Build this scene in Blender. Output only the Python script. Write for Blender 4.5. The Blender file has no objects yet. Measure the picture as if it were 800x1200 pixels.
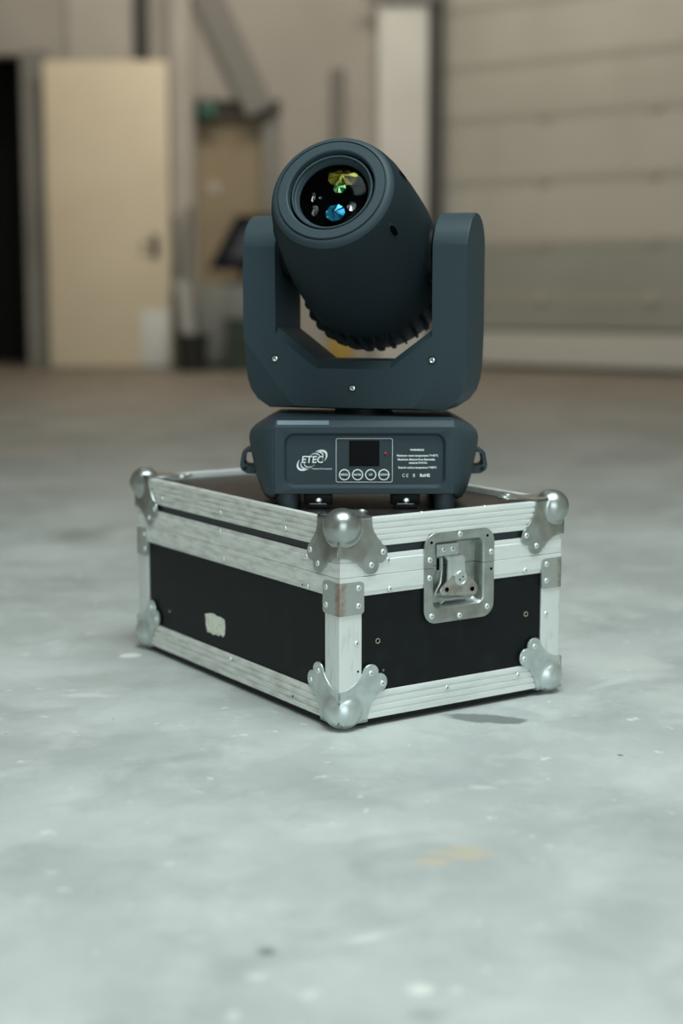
import bpy, bmesh, math, random
from mathutils import Vector, Matrix, noise

random.seed(7)
PI = math.pi
SC = bpy.context.scene
COL = SC.collection

# ------------------------------------------------------------------ camera, world, lights, exposure
GAP = 0.0125                                   # the flight case stands this high on its ball corners
cam_d = bpy.data.cameras.new('camera')
cam = bpy.data.objects.new('camera', cam_d)
COL.objects.link(cam)
cam.location = (0, 0, 0.62028 + GAP)
cam.rotation_euler = (PI / 2 - 0.14206, 0, 0)
cam_d.sensor_fit = 'VERTICAL'
cam_d.sensor_height = 36.0
cam_d.sensor_width = 24.0
cam_d.lens = 1780.0 * 36.0 / 1200.0
cam_d.clip_end = 100
cam_d.dof.use_dof = True
cam_d.dof.focus_distance = 2.26
cam_d.dof.aperture_fstop = 1.8
SC.camera = cam

SC.view_settings.view_transform = 'Standard'
SC.view_settings.look = 'None'
SC.view_settings.gamma = 1
SC.view_settings.use_curve_mapping = False
SC.view_settings.exposure = 0.0

wld = bpy.data.worlds.new('world')
SC.world = wld
wld.use_nodes = True
wld.node_tree.nodes['Background'].inputs[0].default_value = (0.72, 0.86, 0.92, 1)
wld.node_tree.nodes['Background'].inputs[1].default_value = 1.0


def area(name, loc, target, sx, sy, power, color):
    d = bpy.data.lights.new(name, 'AREA')
    d.shape = 'RECTANGLE'
    d.size, d.size_y = sx, sy
    d.energy = power
    d.color = color
    o = bpy.data.objects.new(name, d)
    COL.objects.link(o)
    o.location = loc
    o.rotation_euler = (Vector(target) - Vector(loc)).to_track_quat('-Z', 'Y').to_euler()
    return o


# daylight through the loading gate behind the camera, and the hall's ceiling lamps
area('gate_daylight', (1.3, -4.9, 2.3), (0.6, 3.0, 0.6), 4.5, 4.0, 120, (0.86, 0.97, 1.0))
area('ceiling_lamp_near', (0.55, 1.1, 4.4), (0.5, 1.3, 0.0), 3.0, 2.1, 218, (0.86, 0.985, 0.97))
area('ceiling_lamp_mid', (-1.2, 6.6, 5.2), (-1.2, 6.6, 0.0), 2.0, 0.5, 12, (1.0, 0.88, 0.74))
area('ceiling_lamp_far', (-0.2, 9.6, 5.2), (-0.2, 13.0, 1.6), 4.0, 0.6, 125, (1.0, 0.93, 0.82))


# ------------------------------------------------------------------ materials
def new_mat(name):
    m = bpy.data.materials.new(name)
    m.use_nodes = True
    nt = m.node_tree
    return m, nt, nt.nodes['Principled BSDF']


def node(nt, kind, **kw):
    n = nt.nodes.new(kind)
    for k, v in kw.items():
        setattr(n, k, v)
    return n


def rgba(c):
    return (c[0], c[1], c[2], 1)


def mat(name, color, rough=0.5, metal=0.0, color2=None, scale=20.0, bump=0.0, bump_scale=300.0, stretch=None,
        lo=0.4, hi=0.65, spec=None, detail=5.0, rough2=None):
    m, nt, b = new_mat(name)
    b.inputs['Base Color'].default_value = rgba(color)
    b.inputs['Roughness'].default_value = rough
    b.inputs['Metallic'].default_value = metal
    if spec is not None:
        b.inputs['Specular IOR Level'].default_value = spec
    if color2 or bump:
        tc = node(nt, 'ShaderNodeTexCoord')
        mp = node(nt, 'ShaderNodeMapping')
        if stretch:
            mp.inputs['Scale'].default_value = stretch
        nt.links.new(tc.outputs['Object'], mp.inputs['Vector'])
    if color2:
        nz = node(nt, 'ShaderNodeTexNoise')
        nz.inputs['Scale'].default_value = scale
        nz.inputs['Detail'].default_value = detail
        nt.links.new(mp.outputs[0], nz.inputs['Vector'])
        r = node(nt, 'ShaderNodeMapRange')
        r.inputs[1].default_value, r.inputs[2].default_value = lo, hi
        nt.links.new(nz.outputs[0], r.inputs[0])
        mx = node(nt, 'ShaderNodeMix', data_type='RGBA')
        mx.inputs[6].default_value = rgba(color)
        mx.inputs[7].default_value = rgba(color2)
        nt.links.new(r.outputs[0], mx.inputs[0])
        nt.links.new(mx.outputs[2], b.inputs['Base Color'])
        if rough2 is not None:
            r2 = node(nt, 'ShaderNodeMapRange')
            r2.inputs[3].default_value, r2.inputs[4].default_value = rough, rough2
            nt.links.new(r.outputs[0], r2.inputs[0])
            nt.links.new(r2.outputs[0], b.inputs['Roughness'])
    if bump:
        nb = node(nt, 'ShaderNodeTexNoise')
        nb.inputs['Scale'].default_value = bump_scale
        nb.inputs['Detail'].default_value = 3
        nt.links.new(mp.outputs[0], nb.inputs['Vector'])
        bp = node(nt, 'ShaderNodeBump')
        bp.inputs['Strength'].default_value = bump
        bp.inputs['Distance'].default_value = 0.001
        nt.links.new(nb.outputs[0], bp.inputs['Height'])
        nt.links.new(bp.outputs[0], b.inputs['Normal'])
    return m


M = {}
M['plastic'] = mat('slate_plastic', (0.029, 0.050, 0.061), 0.55, spec=0.30, bump=0.10, bump_scale=1500)
M['plastic_shaded'] = mat('slate_plastic_shaded', (0.0150, 0.0245, 0.0295), 0.60, spec=0.12, bump=0.10, bump_scale=1500)  # same plastic as the yoke, with the underside's shade darkened into it
M['plastic_black'] = mat('black_plastic', (0.004, 0.005, 0.006), 0.5, spec=0.2)
M['rubber'] = mat('grey_rubber', (0.030, 0.044, 0.052), 0.6)
M['screen'] = mat('lcd_glass', (0.0012, 0.0012, 0.0015), 0.2, spec=0.1)
M['white_print'] = mat('white_print', (0.86, 0.92, 0.92), 0.5)
M['grey_print'] = mat('grey_print', (0.42, 0.55, 0.60), 0.5)
M['pale_strip'] = mat('pale_strip', (0.15, 0.22, 0.26), 0.4)
M['red_led'] = mat('red_led', (0.28, 0.012, 0.010), 0.25)
M['alu_front'] = mat('anodised_aluminium', (0.84, 0.88, 0.86), 0.46, 0.34, (0.73, 0.77, 0.74), 14, 0.05, 400, (1, 1, 6), 0.45, 0.75)
M['alu_side'] = mat('worn_aluminium', (0.88, 0.91, 0.87), 0.46, 0.34, (0.56, 0.57, 0.51), 26, 0.08, 400, (1, 1.0, 5), 0.42, 0.80, detail=8)
M['alu_post'] = mat('scuffed_aluminium', (0.80, 0.84, 0.82), 0.46, 0.34, (0.52, 0.55, 0.52), 60, 0.08, 400, (2.5, 2.5, 0.35), 0.55, 0.80, detail=8)
M['zinc'] = mat('zinc_plated_steel', (0.64, 0.71, 0.70), 0.38, 0.75, (0.52, 0.57, 0.55), 45, 0.05, 600, None, 0.4, 0.7)
M['zinc_top'] = mat('worn_zinc', (0.46, 0.50, 0.48), 0.33, 0.92, (0.34, 0.36, 0.33), 40, 0.05, 600, None, 0.4, 0.7)
M['rivet'] = mat('rivet_steel', (0.78, 0.84, 0.83), 0.38, 0.6)
M['rivet_top'] = mat('rivet_bright', (0.76, 0.80, 0.79), 0.35, 0.65)
M['hole'] = mat('dark_hole', (0.003, 0.003, 0.003), 0.9, spec=0.0)
M['panel'] = mat('black_phenolic_plywood', (0.0050, 0.0068, 0.0078), 0.5, 0, (0.011, 0.014, 0.015), 30, 0.12, 900, (1, 1, 1), 0.5, 0.8, detail=9, spec=0.22)
M['lid_stripe'] = mat('slate_lid_panel', (0.020, 0.027, 0.033), 0.45)
M['panel_top'] = mat('scuffed_black_panel', (0.016, 0.013, 0.012), 0.38, 0, (0.030, 0.025, 0.023), 24, 0.10, 900, None, 0.4, 0.75)
M['screw_brass'] = mat('tarnished_screw', (0.46, 0.42, 0.33), 0.4, 0.7)
M['sticker'] = mat('torn_paper_label', (0.88, 0.92, 0.80), 0.7, 0, (0.72, 0.77, 0.64), 120)
M['chrome'] = mat('chrome', (0.72, 0.76, 0.76), 0.2, 1.0)
M['key_steel'] = mat('worn_key_steel', (0.50, 0.50, 0.46), 0.28, 0.95, (0.36, 0.33, 0.29), 60, lo=0.42, hi=0.62)
M['fork'] = mat('zinc_bracket', (0.5, 0.55, 0.55), 0.3, 0.9)


def brace_material():
    m, nt, b = new_mat('zinc_brace_with_rusty_bend')
    b.inputs['Metallic'].default_value = 0.85
    b.inputs['Roughness'].default_value = 0.38
    tc = node(nt, 'ShaderNodeTexCoord')
    sep = node(nt, 'ShaderNodeSeparateXYZ')
    nt.links.new(tc.outputs['Object'], sep.inputs[0])
    nz = node(nt, 'ShaderNodeTexNoise')
    nz.inputs['Scale'].default_value = 130
    nt.links.new(tc.outputs['Object'], nz.inputs['Vector'])
    add = node(nt, 'ShaderNodeMath', operation='MAXIMUM')
    nt.links.new(sep.outputs[0], add.inputs[0])
    nt.links.new(sep.outputs[1], add.inputs[1])
    ma = node(nt, 'ShaderNodeMath', operation='MULTIPLY_ADD')
    ma.inputs[1].default_value = 0.016
    nt.links.new(nz.outputs[0], ma.inputs[0])
    nt.links.new(add.outputs[0], ma.inputs[2])
    r = node(nt, 'ShaderNodeMapRange')
    r.inputs[1].default_value, r.inputs[2].default_value = 0.008, 0.019
    nt.links.new(ma.outputs[0], r.inputs[0])
    mx = node(nt, 'ShaderNodeMix', data_type='RGBA')
    mx.inputs[6].default_value = (0.34, 0.25, 0.20, 1)
    mx.inputs[7].default_value = (0.50, 0.54, 0.51, 1)
    nt.links.new(r.outputs[0], mx.inputs[0])
    nt.links.new(mx.outputs[2], b.inputs['Base Color'])
    return m


M['brace'] = brace_material()


def clear_glass(name, tint=(1, 1, 1), ior=1.5, rough=0.0):
    """coated lens glass: see-through where seen head on, mirror-like at a slant"""
    m = bpy.data.materials.new(name)
    m.use_nodes = True
    nt = m.node_tree
    nt.nodes.clear()
    out = node(nt, 'ShaderNodeOutputMaterial')
    tr = node(nt, 'ShaderNodeBsdfTransparent')
    tr.inputs[0].default_value = rgba(tint)
    gl = node(nt, 'ShaderNodeBsdfGlossy')
    gl.inputs['Roughness'].default_value = rough
    gl.inputs['Color'].default_value = (0.9, 0.95, 1, 1)
    fr = node(nt, 'ShaderNodeFresnel')
    fr.inputs[0].default_value = ior
    mx = node(nt, 'ShaderNodeMixShader')
    nt.links.new(fr.outputs[0], mx.inputs[0])
    nt.links.new(tr.outputs[0], mx.inputs[1])
    nt.links.new(gl.outputs[0], mx.inputs[2])
    nt.links.new(mx.outputs[0], out.inputs[0])
    return m


M['lens'] = clear_glass('lens_glass', (0.98, 0.99, 1), 1.13, 0.02)
M['well'] = mat('blackened_lens_well', (0.0008, 0.0008, 0.0009), 0.9, spec=0.0)
M['dichro_yellow'] = mat('yellow_dichroic_reflection', (0.46, 0.43, 0.05), 0.16, 0.7, (0.10, 0.10, 0.01), 60, lo=0.4, hi=0.6)
M['dichro_green'] = mat('green_dichroic_reflection', (0.30, 0.62, 0.25), 0.14, 0.75, (0.05, 0.2, 0.08), 90, lo=0.4, hi=0.6)
M['dichro_blue'] = mat('blue_dichroic_reflection', (0.02, 0.27, 0.46), 0.16, 0.7, (0.01, 0.07, 0.14), 80, lo=0.4, hi=0.6)
M['dichro_clear'] = mat('clear_facet_reflection', (0.72, 0.78, 0.76), 0.10, 0.9, (0.2, 0.2, 0.22), 90, lo=0.4, hi=0.6)


def floor_material():
    m, nt, b = new_mat('worn_painted_concrete')
    L = nt.links.new
    geo = node(nt, 'ShaderNodeNewGeometry')
    P = geo.outputs['Position']

    def nz(scale, detail=6, rough=0.6, dist=0.0):
        n = node(nt, 'ShaderNodeTexNoise')
        n.inputs['Scale'].default_value = scale
        n.inputs['Detail'].default_value = detail
        n.inputs['Roughness'].default_value = rough
        n.inputs['Distortion'].default_value = dist
        L(P, n.inputs['Vector'])
        return n.outputs[0]

    def rng(src, a, c, d=0.0, e=1.0):
        r = node(nt, 'ShaderNodeMapRange')
        r.inputs[1].default_value, r.inputs[2].default_value = a, c
        r.inputs[3].default_value, r.inputs[4].default_value = d, e
        L(src, r.inputs[0])
        return r.outputs[0]

    def mix(fac, A, B):
        x = node(nt, 'ShaderNodeMix', data_type='RGBA')
        L(fac, x.inputs[0])
        for s, v in ((x.inputs[6], A), (x.inputs[7], B)):
            if isinstance(v, tuple):
                s.default_value = rgba(v)
            else:
                L(v, s)
        return x.outputs[2]

    c = mix(rng(nz(2.2, 8, 0.62, 0.3), 0.38, 0.66), (0.40, 0.425, 0.415), (0.56, 0.585, 0.57))
    c = mix(rng(nz(9, 8, 0.65), 0.50, 0.70, 0, 0.7), c, (0.60, 0.625, 0.61))
    c = mix(rng(nz(5, 6, 0.6, 0.8), 0.52, 0.70, 0, 0.55), c, (0.31, 0.33, 0.325))
    c = mix(rng(nz(24, 5, 0.6), 0.645, 0.69, 0, 0.65), c, (0.72, 0.73, 0.70))
    c = mix(rng(nz(60, 3, 0.5), 0.70, 0.76, 0, 0.45), c, (0.22, 0.23, 0.225))
    warp = node(nt, 'ShaderNodeTexNoise')
    warp.inputs['Scale'].default_value = 26
    warp.inputs['Detail'].default_value = 5
    L(P, warp.inputs['Vector'])
    wv = node(nt, 'ShaderNodeVectorMath', operation='SUBTRACT')
    L(warp.outputs['Color'], wv.inputs[0])
    wv.inputs[1].default_value = (0.5, 0.5, 0.5)

    def stain(x, y, rx, ry, col, amt, cur, warpk=1.1, soft=0.35, rot=0.0):
        s = node(nt, 'ShaderNodeVectorMath', operation='SUBTRACT')
        L(P, s.inputs[0])
        s.inputs[1].default_value = (x, y, 0)
        ro = node(nt, 'ShaderNodeVectorRotate', rotation_type='Z_AXIS')
        ro.inputs['Angle'].default_value = -rot
        L(s.outputs[0], ro.inputs['Vector'])
        d = node(nt, 'ShaderNodeVectorMath', operation='MULTIPLY')
        L(ro.outputs[0], d.inputs[0])
        d.inputs[1].default_value = (1 / rx, 1 / ry, 0)
        w = node(nt, 'ShaderNodeVectorMath', operation='MULTIPLY_ADD')
        L(wv.outputs[0], w.inputs[0])
        w.inputs[1].default_value = (warpk, warpk, 0)
        L(d.outputs[0], w.inputs[2])
        ln = node(nt, 'ShaderNodeVectorMath', operation='LENGTH')
        L(w.outputs[0], ln.inputs[0])
        return mix(rng(ln.outputs['Value'], 1.0, 1.0 - soft, 0, amt), cur, col)

    # paint flecks, spills and marks that lie on this floor
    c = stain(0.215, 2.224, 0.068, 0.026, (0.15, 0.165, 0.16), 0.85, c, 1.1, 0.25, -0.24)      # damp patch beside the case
    c = stain(0.142, 1.665, 0.045, 0.030, (0.62, 0.50, 0.33), 0.55, c, 1.6, 0.7)              # rusty beige spots
    c = stain(0.104, 1.638, 0.022, 0.016, (0.64, 0.50, 0.32), 0.6, c, 1.4, 0.7)
    c = stain(-0.072, 1.403, 0.012, 0.012, (0.14, 0.16, 0.15), 0.8, c, 0.8, 0.6)
    c = stain(0.071, 1.321, 0.018, 0.014, (0.80, 0.80, 0.75), 0.8, c, 1.0, 0.6)
    c = stain(0.025, 1.433, 0.030, 0.010, (0.74, 0.76, 0.73), 0.6, c, 1.0, 0.6, 0.5)
    c = stain(-0.080, 1.347, 0.014, 0.012, (0.74, 0.76, 0.73), 0.6, c, 1.0, 0.7)
    c = stain(0.076, 1.272, 0.022, 0.018, (0.26, 0.28, 0.27), 0.5, c, 1.2, 0.8)
    c = stain(-0.375, 2.629, 0.022, 0.020, (0.84, 0.86, 0.83), 0.9, c, 1.0, 0.3, 0.3)         # white paint fleck
    c = stain(-0.408, 2.357, 0.050, 0.016, (0.66, 0.68, 0.66), 0.6, c, 1.6, 0.5)
    c = stain(0.183, 1.899, 0.024, 0.012, (0.68, 0.70, 0.67), 0.5, c, 1.4, 0.6)
    c = stain(0.387, 2.040, 0.005, 0.005, (0.10, 0.11, 0.11), 0.85, c, 0.5, 0.4)
    c = stain(0.45, 2.438, 0.07, 0.018, (0.64, 0.66, 0.64), 0.5, c, 1.6, 0.5, 0.8)
    c = stain(0.53, 2.55, 0.05, 0.03, (0.62, 0.64, 0.62), 0.45, c, 1.6, 0.6)
    c = stain(-0.69, 3.977, 0.10, 0.16, (0.24, 0.24, 0.23), 0.5, c, 1.2, 0.7)
    c = stain(-1.30, 6.31, 0.22, 0.35, (0.62, 0.52, 0.42), 0.5, c, 1.0, 0.7)
    sepy = node(nt, 'ShaderNodeSeparateXYZ')
    L(P, sepy.inputs[0])
    edge = node(nt, 'ShaderNodeMath', operation='MULTIPLY_ADD')
    edge.inputs[1].default_value = 3.0
    L(nz(0.6, 5, 0.6, 0.4), edge.inputs[0])
    L(sepy.outputs[1], edge.inputs[2])
    back_tone = mix(rng(nz(1.1, 7, 0.65), 0.35, 0.68), (0.20, 0.165, 0.125), (0.29, 0.245, 0.195))
    c = mix(rng(edge.outputs[0], 5.4, 12.0, 0.0, 0.92), c, back_tone)       # browner and darker towards the back of the hall
    c = stain(-0.17, 1.50, 0.09, 0.05, (0.60, 0.62, 0.60), 0.35, c, 1.6, 0.7)
    L(c, b.inputs['Base Color'])
    b.inputs['Specular IOR Level'].default_value = 0.35
    L(rng(nz(6, 6), 0.35, 0.7, 0.42, 0.62), b.inputs['Roughness'])
    bp = node(nt, 'ShaderNodeBump')
    bp.inputs['Strength'].default_value = 0.15
    bp.inputs['Distance'].default_value = 0.004
    L(nz(40, 6), bp.inputs['Height'])
    L(bp.outputs[0], b.inputs['Normal'])
    return m


M['floor'] = floor_material()
M['wall'] = mat('old_plaster', (0.46, 0.42, 0.365), 0.85, 0, (0.40, 0.36, 0.31), 1.3, lo=0.35, hi=0.7)
M['wall_pale'] = mat('pale_plaster', (0.56, 0.51, 0.45), 0.85, 0, (0.48, 0.43, 0.375), 1.5, lo=0.35, hi=0.7)
M['wall_grey'] = mat('grey_render', (0.30, 0.285, 0.25), 0.85, 0, (0.25, 0.235, 0.205), 2.0)
M['pilaster'] = mat('light_painted_column', (0.74, 0.72, 0.66), 0.8, 0, (0.67, 0.65, 0.59), 1.4)
M['ceiling'] = mat('ceiling_paint', (0.42, 0.40, 0.37), 0.9)
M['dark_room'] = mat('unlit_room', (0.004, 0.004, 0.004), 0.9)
M['leaf'] = mat('beige_door_paint', (0.84, 0.72, 0.53), 0.6, 0, (0.78, 0.66, 0.48), 1.6, lo=0.35, hi=0.7)
M['leaf_patch'] = mat('pale_door_patch', (0.78, 0.78, 0.71), 0.6)
M['door_tan'] = mat('tan_door_paint', (0.36, 0.28, 0.17), 0.6, 0, (0.32, 0.245, 0.15), 1.8)
M['dark_frame'] = mat('dark_brown_frame', (0.075, 0.06, 0.042), 0.6)
M['dark_metal'] = mat('dark_steel', (0.055, 0.050, 0.042), 0.5, 0.3)
M['grey_pipe'] = mat('grey_painted_steel', (0.24, 0.225, 0.195), 0.6)
M['gate'] = mat('beige_gate_steel', (0.53, 0.50, 0.43), 0.55, 0, (0.48, 0.45, 0.385), 1.2)
M['gate_green'] = mat('grey_green_gate_steel', (0.36, 0.365, 0.31), 0.5, 0, (0.33, 0.33, 0.28), 1.2)
M['gate_pale'] = mat('pale_gate_steel', (0.60, 0.585, 0.52), 0.55)
M['gate_hinge'] = mat('gate_hinge', (0.43, 0.405, 0.345), 0.6)
M['gate_seam'] = mat('gate_joint', (0.41, 0.385, 0.325), 0.6)
M['sign_green'] = mat('exit_sign_green', (0.006, 0.05, 0.026), 0.4)
M['sign_light'] = mat('pale_sign_green', (0.06, 0.20, 0.13), 0.4)
M['navy'] = mat('navy_black_frame', (0.005, 0.008, 0.014), 0.7, spec=0.1)
M['board_grey'] = mat('grey_board', (0.07, 0.07, 0.08), 0.6, spec=0.2)
M['cabinet'] = mat('grey_green_cabinet', (0.22, 0.225, 0.20), 0.6)
M['bin'] = mat('black_bin_plastic', (0.018, 0.017, 0.015), 0.5)
M['crate'] = mat('dark_green_plastic', (0.020, 0.036, 0.014), 0.5)
M['yellow'] = mat('yellow_plastic', (0.42, 0.27, 0.035), 0.45)
M['pole'] = mat('grey_pole', (0.12, 0.11, 0.09), 0.5)
M['white_sheet'] = mat('white_sheet', (0.42, 0.42, 0.39), 0.7)


# ------------------------------------------------------------------ mesh helpers
def link_bm(name, bm, material, parent=None, smooth=35, loc=None, rot=None, sharp=None):
    bmesh.ops.remove_doubles(bm, verts=bm.verts[:], dist=1e-6)
    bmesh.ops.recalc_face_normals(bm, faces=bm.faces[:])
    me = bpy.data.meshes.new(name)
    if smooth:
        for f in bm.faces:
            f.smooth = True
        for e in bm.edges:
            if len(e.link_faces) == 2 and (e.calc_face_angle(0) > math.radians(smooth) or (sharp and sharp(e))):
                e.smooth = False
    bm.to_mesh(me)
    bm.free()
    for m in (material if isinstance(material, (list, tuple)) else [material]):
        me.materials.append(M[m] if isinstance(m, str) else m)
    o = bpy.data.objects.new(name, me)
    COL.objects.link(o)
    if parent:
        o.parent = parent
    if loc is not None:
        o.location = loc
    if rot is not None:
        o.rotation_euler = rot
    return o


def tag(o, label=None, cat=None, group=None, kind=None):
    if label:
        o['label'] = label
    if cat:
        o['category'] = cat
    if group:
        o['group'] = group
    if kind:
        o['kind'] = kind
    return o


def empty(name, loc, rz=0.0):
    o = bpy.data.objects.new(name, None)
    o.empty_display_size = 0.1
    COL.objects.link(o)
    o.location = loc
    o.rotation_euler = (0, 0, rz)
    return o


def add_box(bm, x0, x1, y0, y1, z0, z1, bevel=0.0, seg=2, mx=None):
    r = bmesh.ops.create_cube(bm, size=1.0)
    vs = r['verts']
    for v in vs:
        v.co = Vector(((x0 + x1) / 2 + v.co.x * (x1 - x0), (y0 + y1) / 2 + v.co.y * (y1 - y0), (z0 + z1) / 2 + v.co.z * (z1 - z0)))
    if bevel:
        es = list({e for v in vs for e in v.link_edges})
        r2 = bmesh.ops.bevel(bm, geom=es, offset=bevel, segments=seg, profile=0.5, affect='EDGES')
        vs = list({v for v in bm.verts if v in vs or v in r2['verts']})
    if mx:
        for v in vs:
            v.co = mx @ v.co
    return vs


def box(name, x0, x1, y0, y1, z0, z1, material, parent=None, bevel=0.0):
    bm = bmesh.new()
    add_box(bm, x0, x1, y0, y1, z0, z1, bevel)
    return link_bm(name, bm, material, parent)


def loft(bm, rings, close_u=True, cap0=True, cap1=True):
    """rings: lists of 3D points, all of one length; quads between neighbours"""
    V = [[bm.verts.new(p) for p in r] for r in rings]
    n = len(rings[0])
    for a, b in zip(V, V[1:]):
        for i in range(n if close_u else n - 1):
            j = (i + 1) % n
            try:
                bm.faces.new((a[i], a[j], b[j], b[i]))
            except ValueError:
                pass
    if cap0:
        bm.faces.new(V[0])
    if cap1:
        bm.faces.new(V[-1])
    return V


def lathe(bm, prof, n=48, mx=None, cap0=False, cap1=False):
    """prof: (r, h) pairs turned about the local z axis"""
    rings = []
    for r, h in prof:
        ring = []
        for i in range(n):
            a = 2 * PI * i / n
            p = Vector((max(r, 1e-5) * math.cos(a), max(r, 1e-5) * math.sin(a), h))
            ring.append(mx @ p if mx else p)
        rings.append(ring)
    return loft(bm, rings, True, cap0, cap1)


def rrect(cx, cz, w, h, r, n=5):
    pts = []
    for sx, sz, a0 in ((1, 1, 0), (-1, 1, 90), (-1, -1, 180), (1, -1, 270)):
        for i in range(n + 1):
            a = math.radians(a0 + 90.0 * i / n)
            pts.append((cx + sx * (w / 2 - r) + r * math.cos(a), cz + sz * (h / 2 - r) + r * math.sin(a)))
    return pts


def prism(bm, pts3a, pts3b):
    loft(bm, [pts3a, pts3b])


def tube(bm, pts, r, n=10, caps=True):
    rings = []
    P = [Vector(p) for p in pts]
    for i, p in enumerate(P):
        d = (P[min(i + 1, len(P) - 1)] - P[max(i - 1, 0)]).normalized()
        ref = Vector((0, 0, 1)) if abs(d.z) < 0.9 else Vector((1, 0, 0))
        a = d.cross(ref).normalized()
        b = d.cross(a)
        rr = r[i] if isinstance(r, (list, tuple)) else r
        rings.append([p + rr * (math.cos(2 * PI * k / n) * a + math.sin(2 * PI * k / n) * b) for k in range(n)])
    loft(bm, rings, True, caps, caps)


def frame_to(normal, up=(0, 0, 1)):
    """matrix whose local z axis looks along normal"""
    z = Vector(normal).normalized()
    u = Vector(up)
    if abs(z.dot(u)) > 0.95:
        u = Vector((0, 1, 0))
    x = u.cross(z).normalized()
    y = z.cross(x)
    return Matrix((x, y, z)).transposed().to_4x4()


# ------------------------------------------------------------------ the hall (setting)
def struct(o, label=None):
    o['kind'] = 'structure'
    if label:
        o['label'] = label
    return o


WY = 13.5                                       # distance of the back wall
GX0, GY0 = 0.86, 13.45                          # left foot of the loading gate
GX1, GY1 = 4.60, 10.60                          # its right end

bm = bmesh.new()
vs = [bm.verts.new(p) for p in ((-5, -5, 0), (4.6, -5, 0), (4.6, 10.6, 0), (4.6, 14.6, 0), (-5, 14.6, 0))]
bm.faces.new(vs)
vs2 = [bm.verts.new(v.co + Vector((0, 0, -0.1))) for v in vs]
bm.faces.new(vs2[::-1])
for i in range(5):
    bm.faces.new((vs[i], vs[(i + 1) % 5], vs2[(i + 1) % 5], vs2[i]))
struct(link_bm('floor', bm, 'floor', smooth=0), 'worn grey concrete floor with pale paint flecks and stains')

struct(box('ceiling', -5.2, 4.8, -5.2, 14.6, 5.5, 5.6, 'ceiling'), 'plain ceiling of the hall')
struct(box('wall_left', -5.2, -5.0, -5.2, 14.6, 0, 5.5, 'wall'), 'plastered side wall of the hall')
struct(box('wall_right', 4.6, 4.8, -5.2, 14.6, 0, 5.5, 'wall'), 'plastered side wall beyond the gate')
bm = bmesh.new()
add_box(bm, -5.0, -1.0, -5.2, -5.0, 0, 5.5)
add_box(bm, 3.6, 4.6, -5.2, -5.0, 0, 5.5)
add_box(bm, -1.0, 3.6, -5.2, -5.0, 4.2, 5.5)
struct(link_bm('wall_front', bm, 'wall'), 'wall with the open loading gate')

# back wall with two openings
bm = bmesh.new()
for x0, x1, z0, z1 in ((-5.0, -4.0, 0, 5.5), (-4.0, -2.76, 2.68, 5.5), (-2.76, -1.27, 0, 5.5), (-1.27, -0.53, 2.30, 5.5), (-0.53, 1.2, 0, 5.5)):
    add_box(bm, x0, x1, WY, WY + 0.25, z0, z1)
struct(link_bm('wall_back', bm, 'wall'), 'warm grey plaster back wall with two doorways')
# the dark room behind the left opening
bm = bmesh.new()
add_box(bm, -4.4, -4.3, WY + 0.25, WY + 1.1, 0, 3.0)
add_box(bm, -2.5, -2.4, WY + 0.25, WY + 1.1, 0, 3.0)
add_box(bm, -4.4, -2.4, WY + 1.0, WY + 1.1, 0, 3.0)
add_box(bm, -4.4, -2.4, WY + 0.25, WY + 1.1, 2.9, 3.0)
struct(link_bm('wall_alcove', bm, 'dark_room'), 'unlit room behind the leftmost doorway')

struct(box('trim_1', -2.745, -2.53, WY - 0.10, WY, 0, 2.70, 'wall_grey'), 'grey jamb between dark doorway and beige door leaf')
struct(box('trim_2', -2.34, -1.78, WY - 0.06, WY, 2.62, 5.5, 'wall_pale'), 'pale wall band above the beige door leaf')
struct(box('trim_3', -1.765, -1.655, WY - 0.12, WY, 2.62, 5.5, 'dark_metal'), 'dark downpipe above the beige door leaf')
struct(box('trim_4', -1.46, -1.285, WY - 0.12, WY, 0, 5.5, 'wall_pale'), 'pale pilaster between door leaf and tan doorway')
bm = bmesh.new()
A, B = Vector((-1.32, WY - 0.10, 3.55)), Vector((-0.695, WY - 0.10, 2.20))
d = (B - A).normalized()
s = Vector((d.z, 0, -d.x)) * 0.125
ext = [A - s, A + s, B + s, B - s]
prism(bm, [p for p in ext], [p + Vector((0, 0.10, 0)) for p in ext])
struct(link_bm('trim_5', bm, 'grey_pipe', smooth=0), 'grey slanting band on the back wall')  # flat grey strip running at a slant
bm = bmesh.new()
tube(bm, [(-0.035, WY - 0.07, 1.2), (-0.035, WY - 0.07, 2.55)], 0.055, 12)
struct(link_bm('trim_6', bm, 'grey_pipe'), 'short grey vertical pipe on the back wall')
struct(box('trim_7', 0.31, 0.73, WY - 0.25, WY, 0, 5.5, 'pilaster', bevel=0.01), 'light painted column beside the gate rail')
struct(box('trim_8', 0.755, 0.855, WY - 0.22, WY - 0.10, 0, 5.5, 'dark_metal'), 'dark vertical guide rail of the loading gate')
struct(box('trim_9', 0.20, 0.80, WY - 0.32, WY - 0.25, 3.06, 3.16, 'grey_pipe'), 'grey ledge across the top of the column')

# tan door set back in its doorway
d2 = empty('door_2', (-0.90, WY + 0.2, 0))
struct(d2, 'tan door recessed in a dark framed doorway')
box('door_leaf', -0.37, 0.37, 0.0, 0.05, 0, 2.30, 'door_tan', d2)
box('head_frame', -0.37, 0.37, -0.12, 0.0, 2.17, 2.30, 'dark_frame', d2)
box('side_frame', 0.21, 0.37, -0.12, 0.0, 0, 2.17, 'wall_grey', d2)
bm = bmesh.new()
lathe(bm, [(0.0, 0.0), (0.055, 0.0), (0.055, 0.02), (0.0, 0.02)], 20, frame_to((0, -1, 0)))
link_bm('round_plate', bm, 'wall_pale', d2, loc=(-0.225, 0.0, 1.565))

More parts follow.
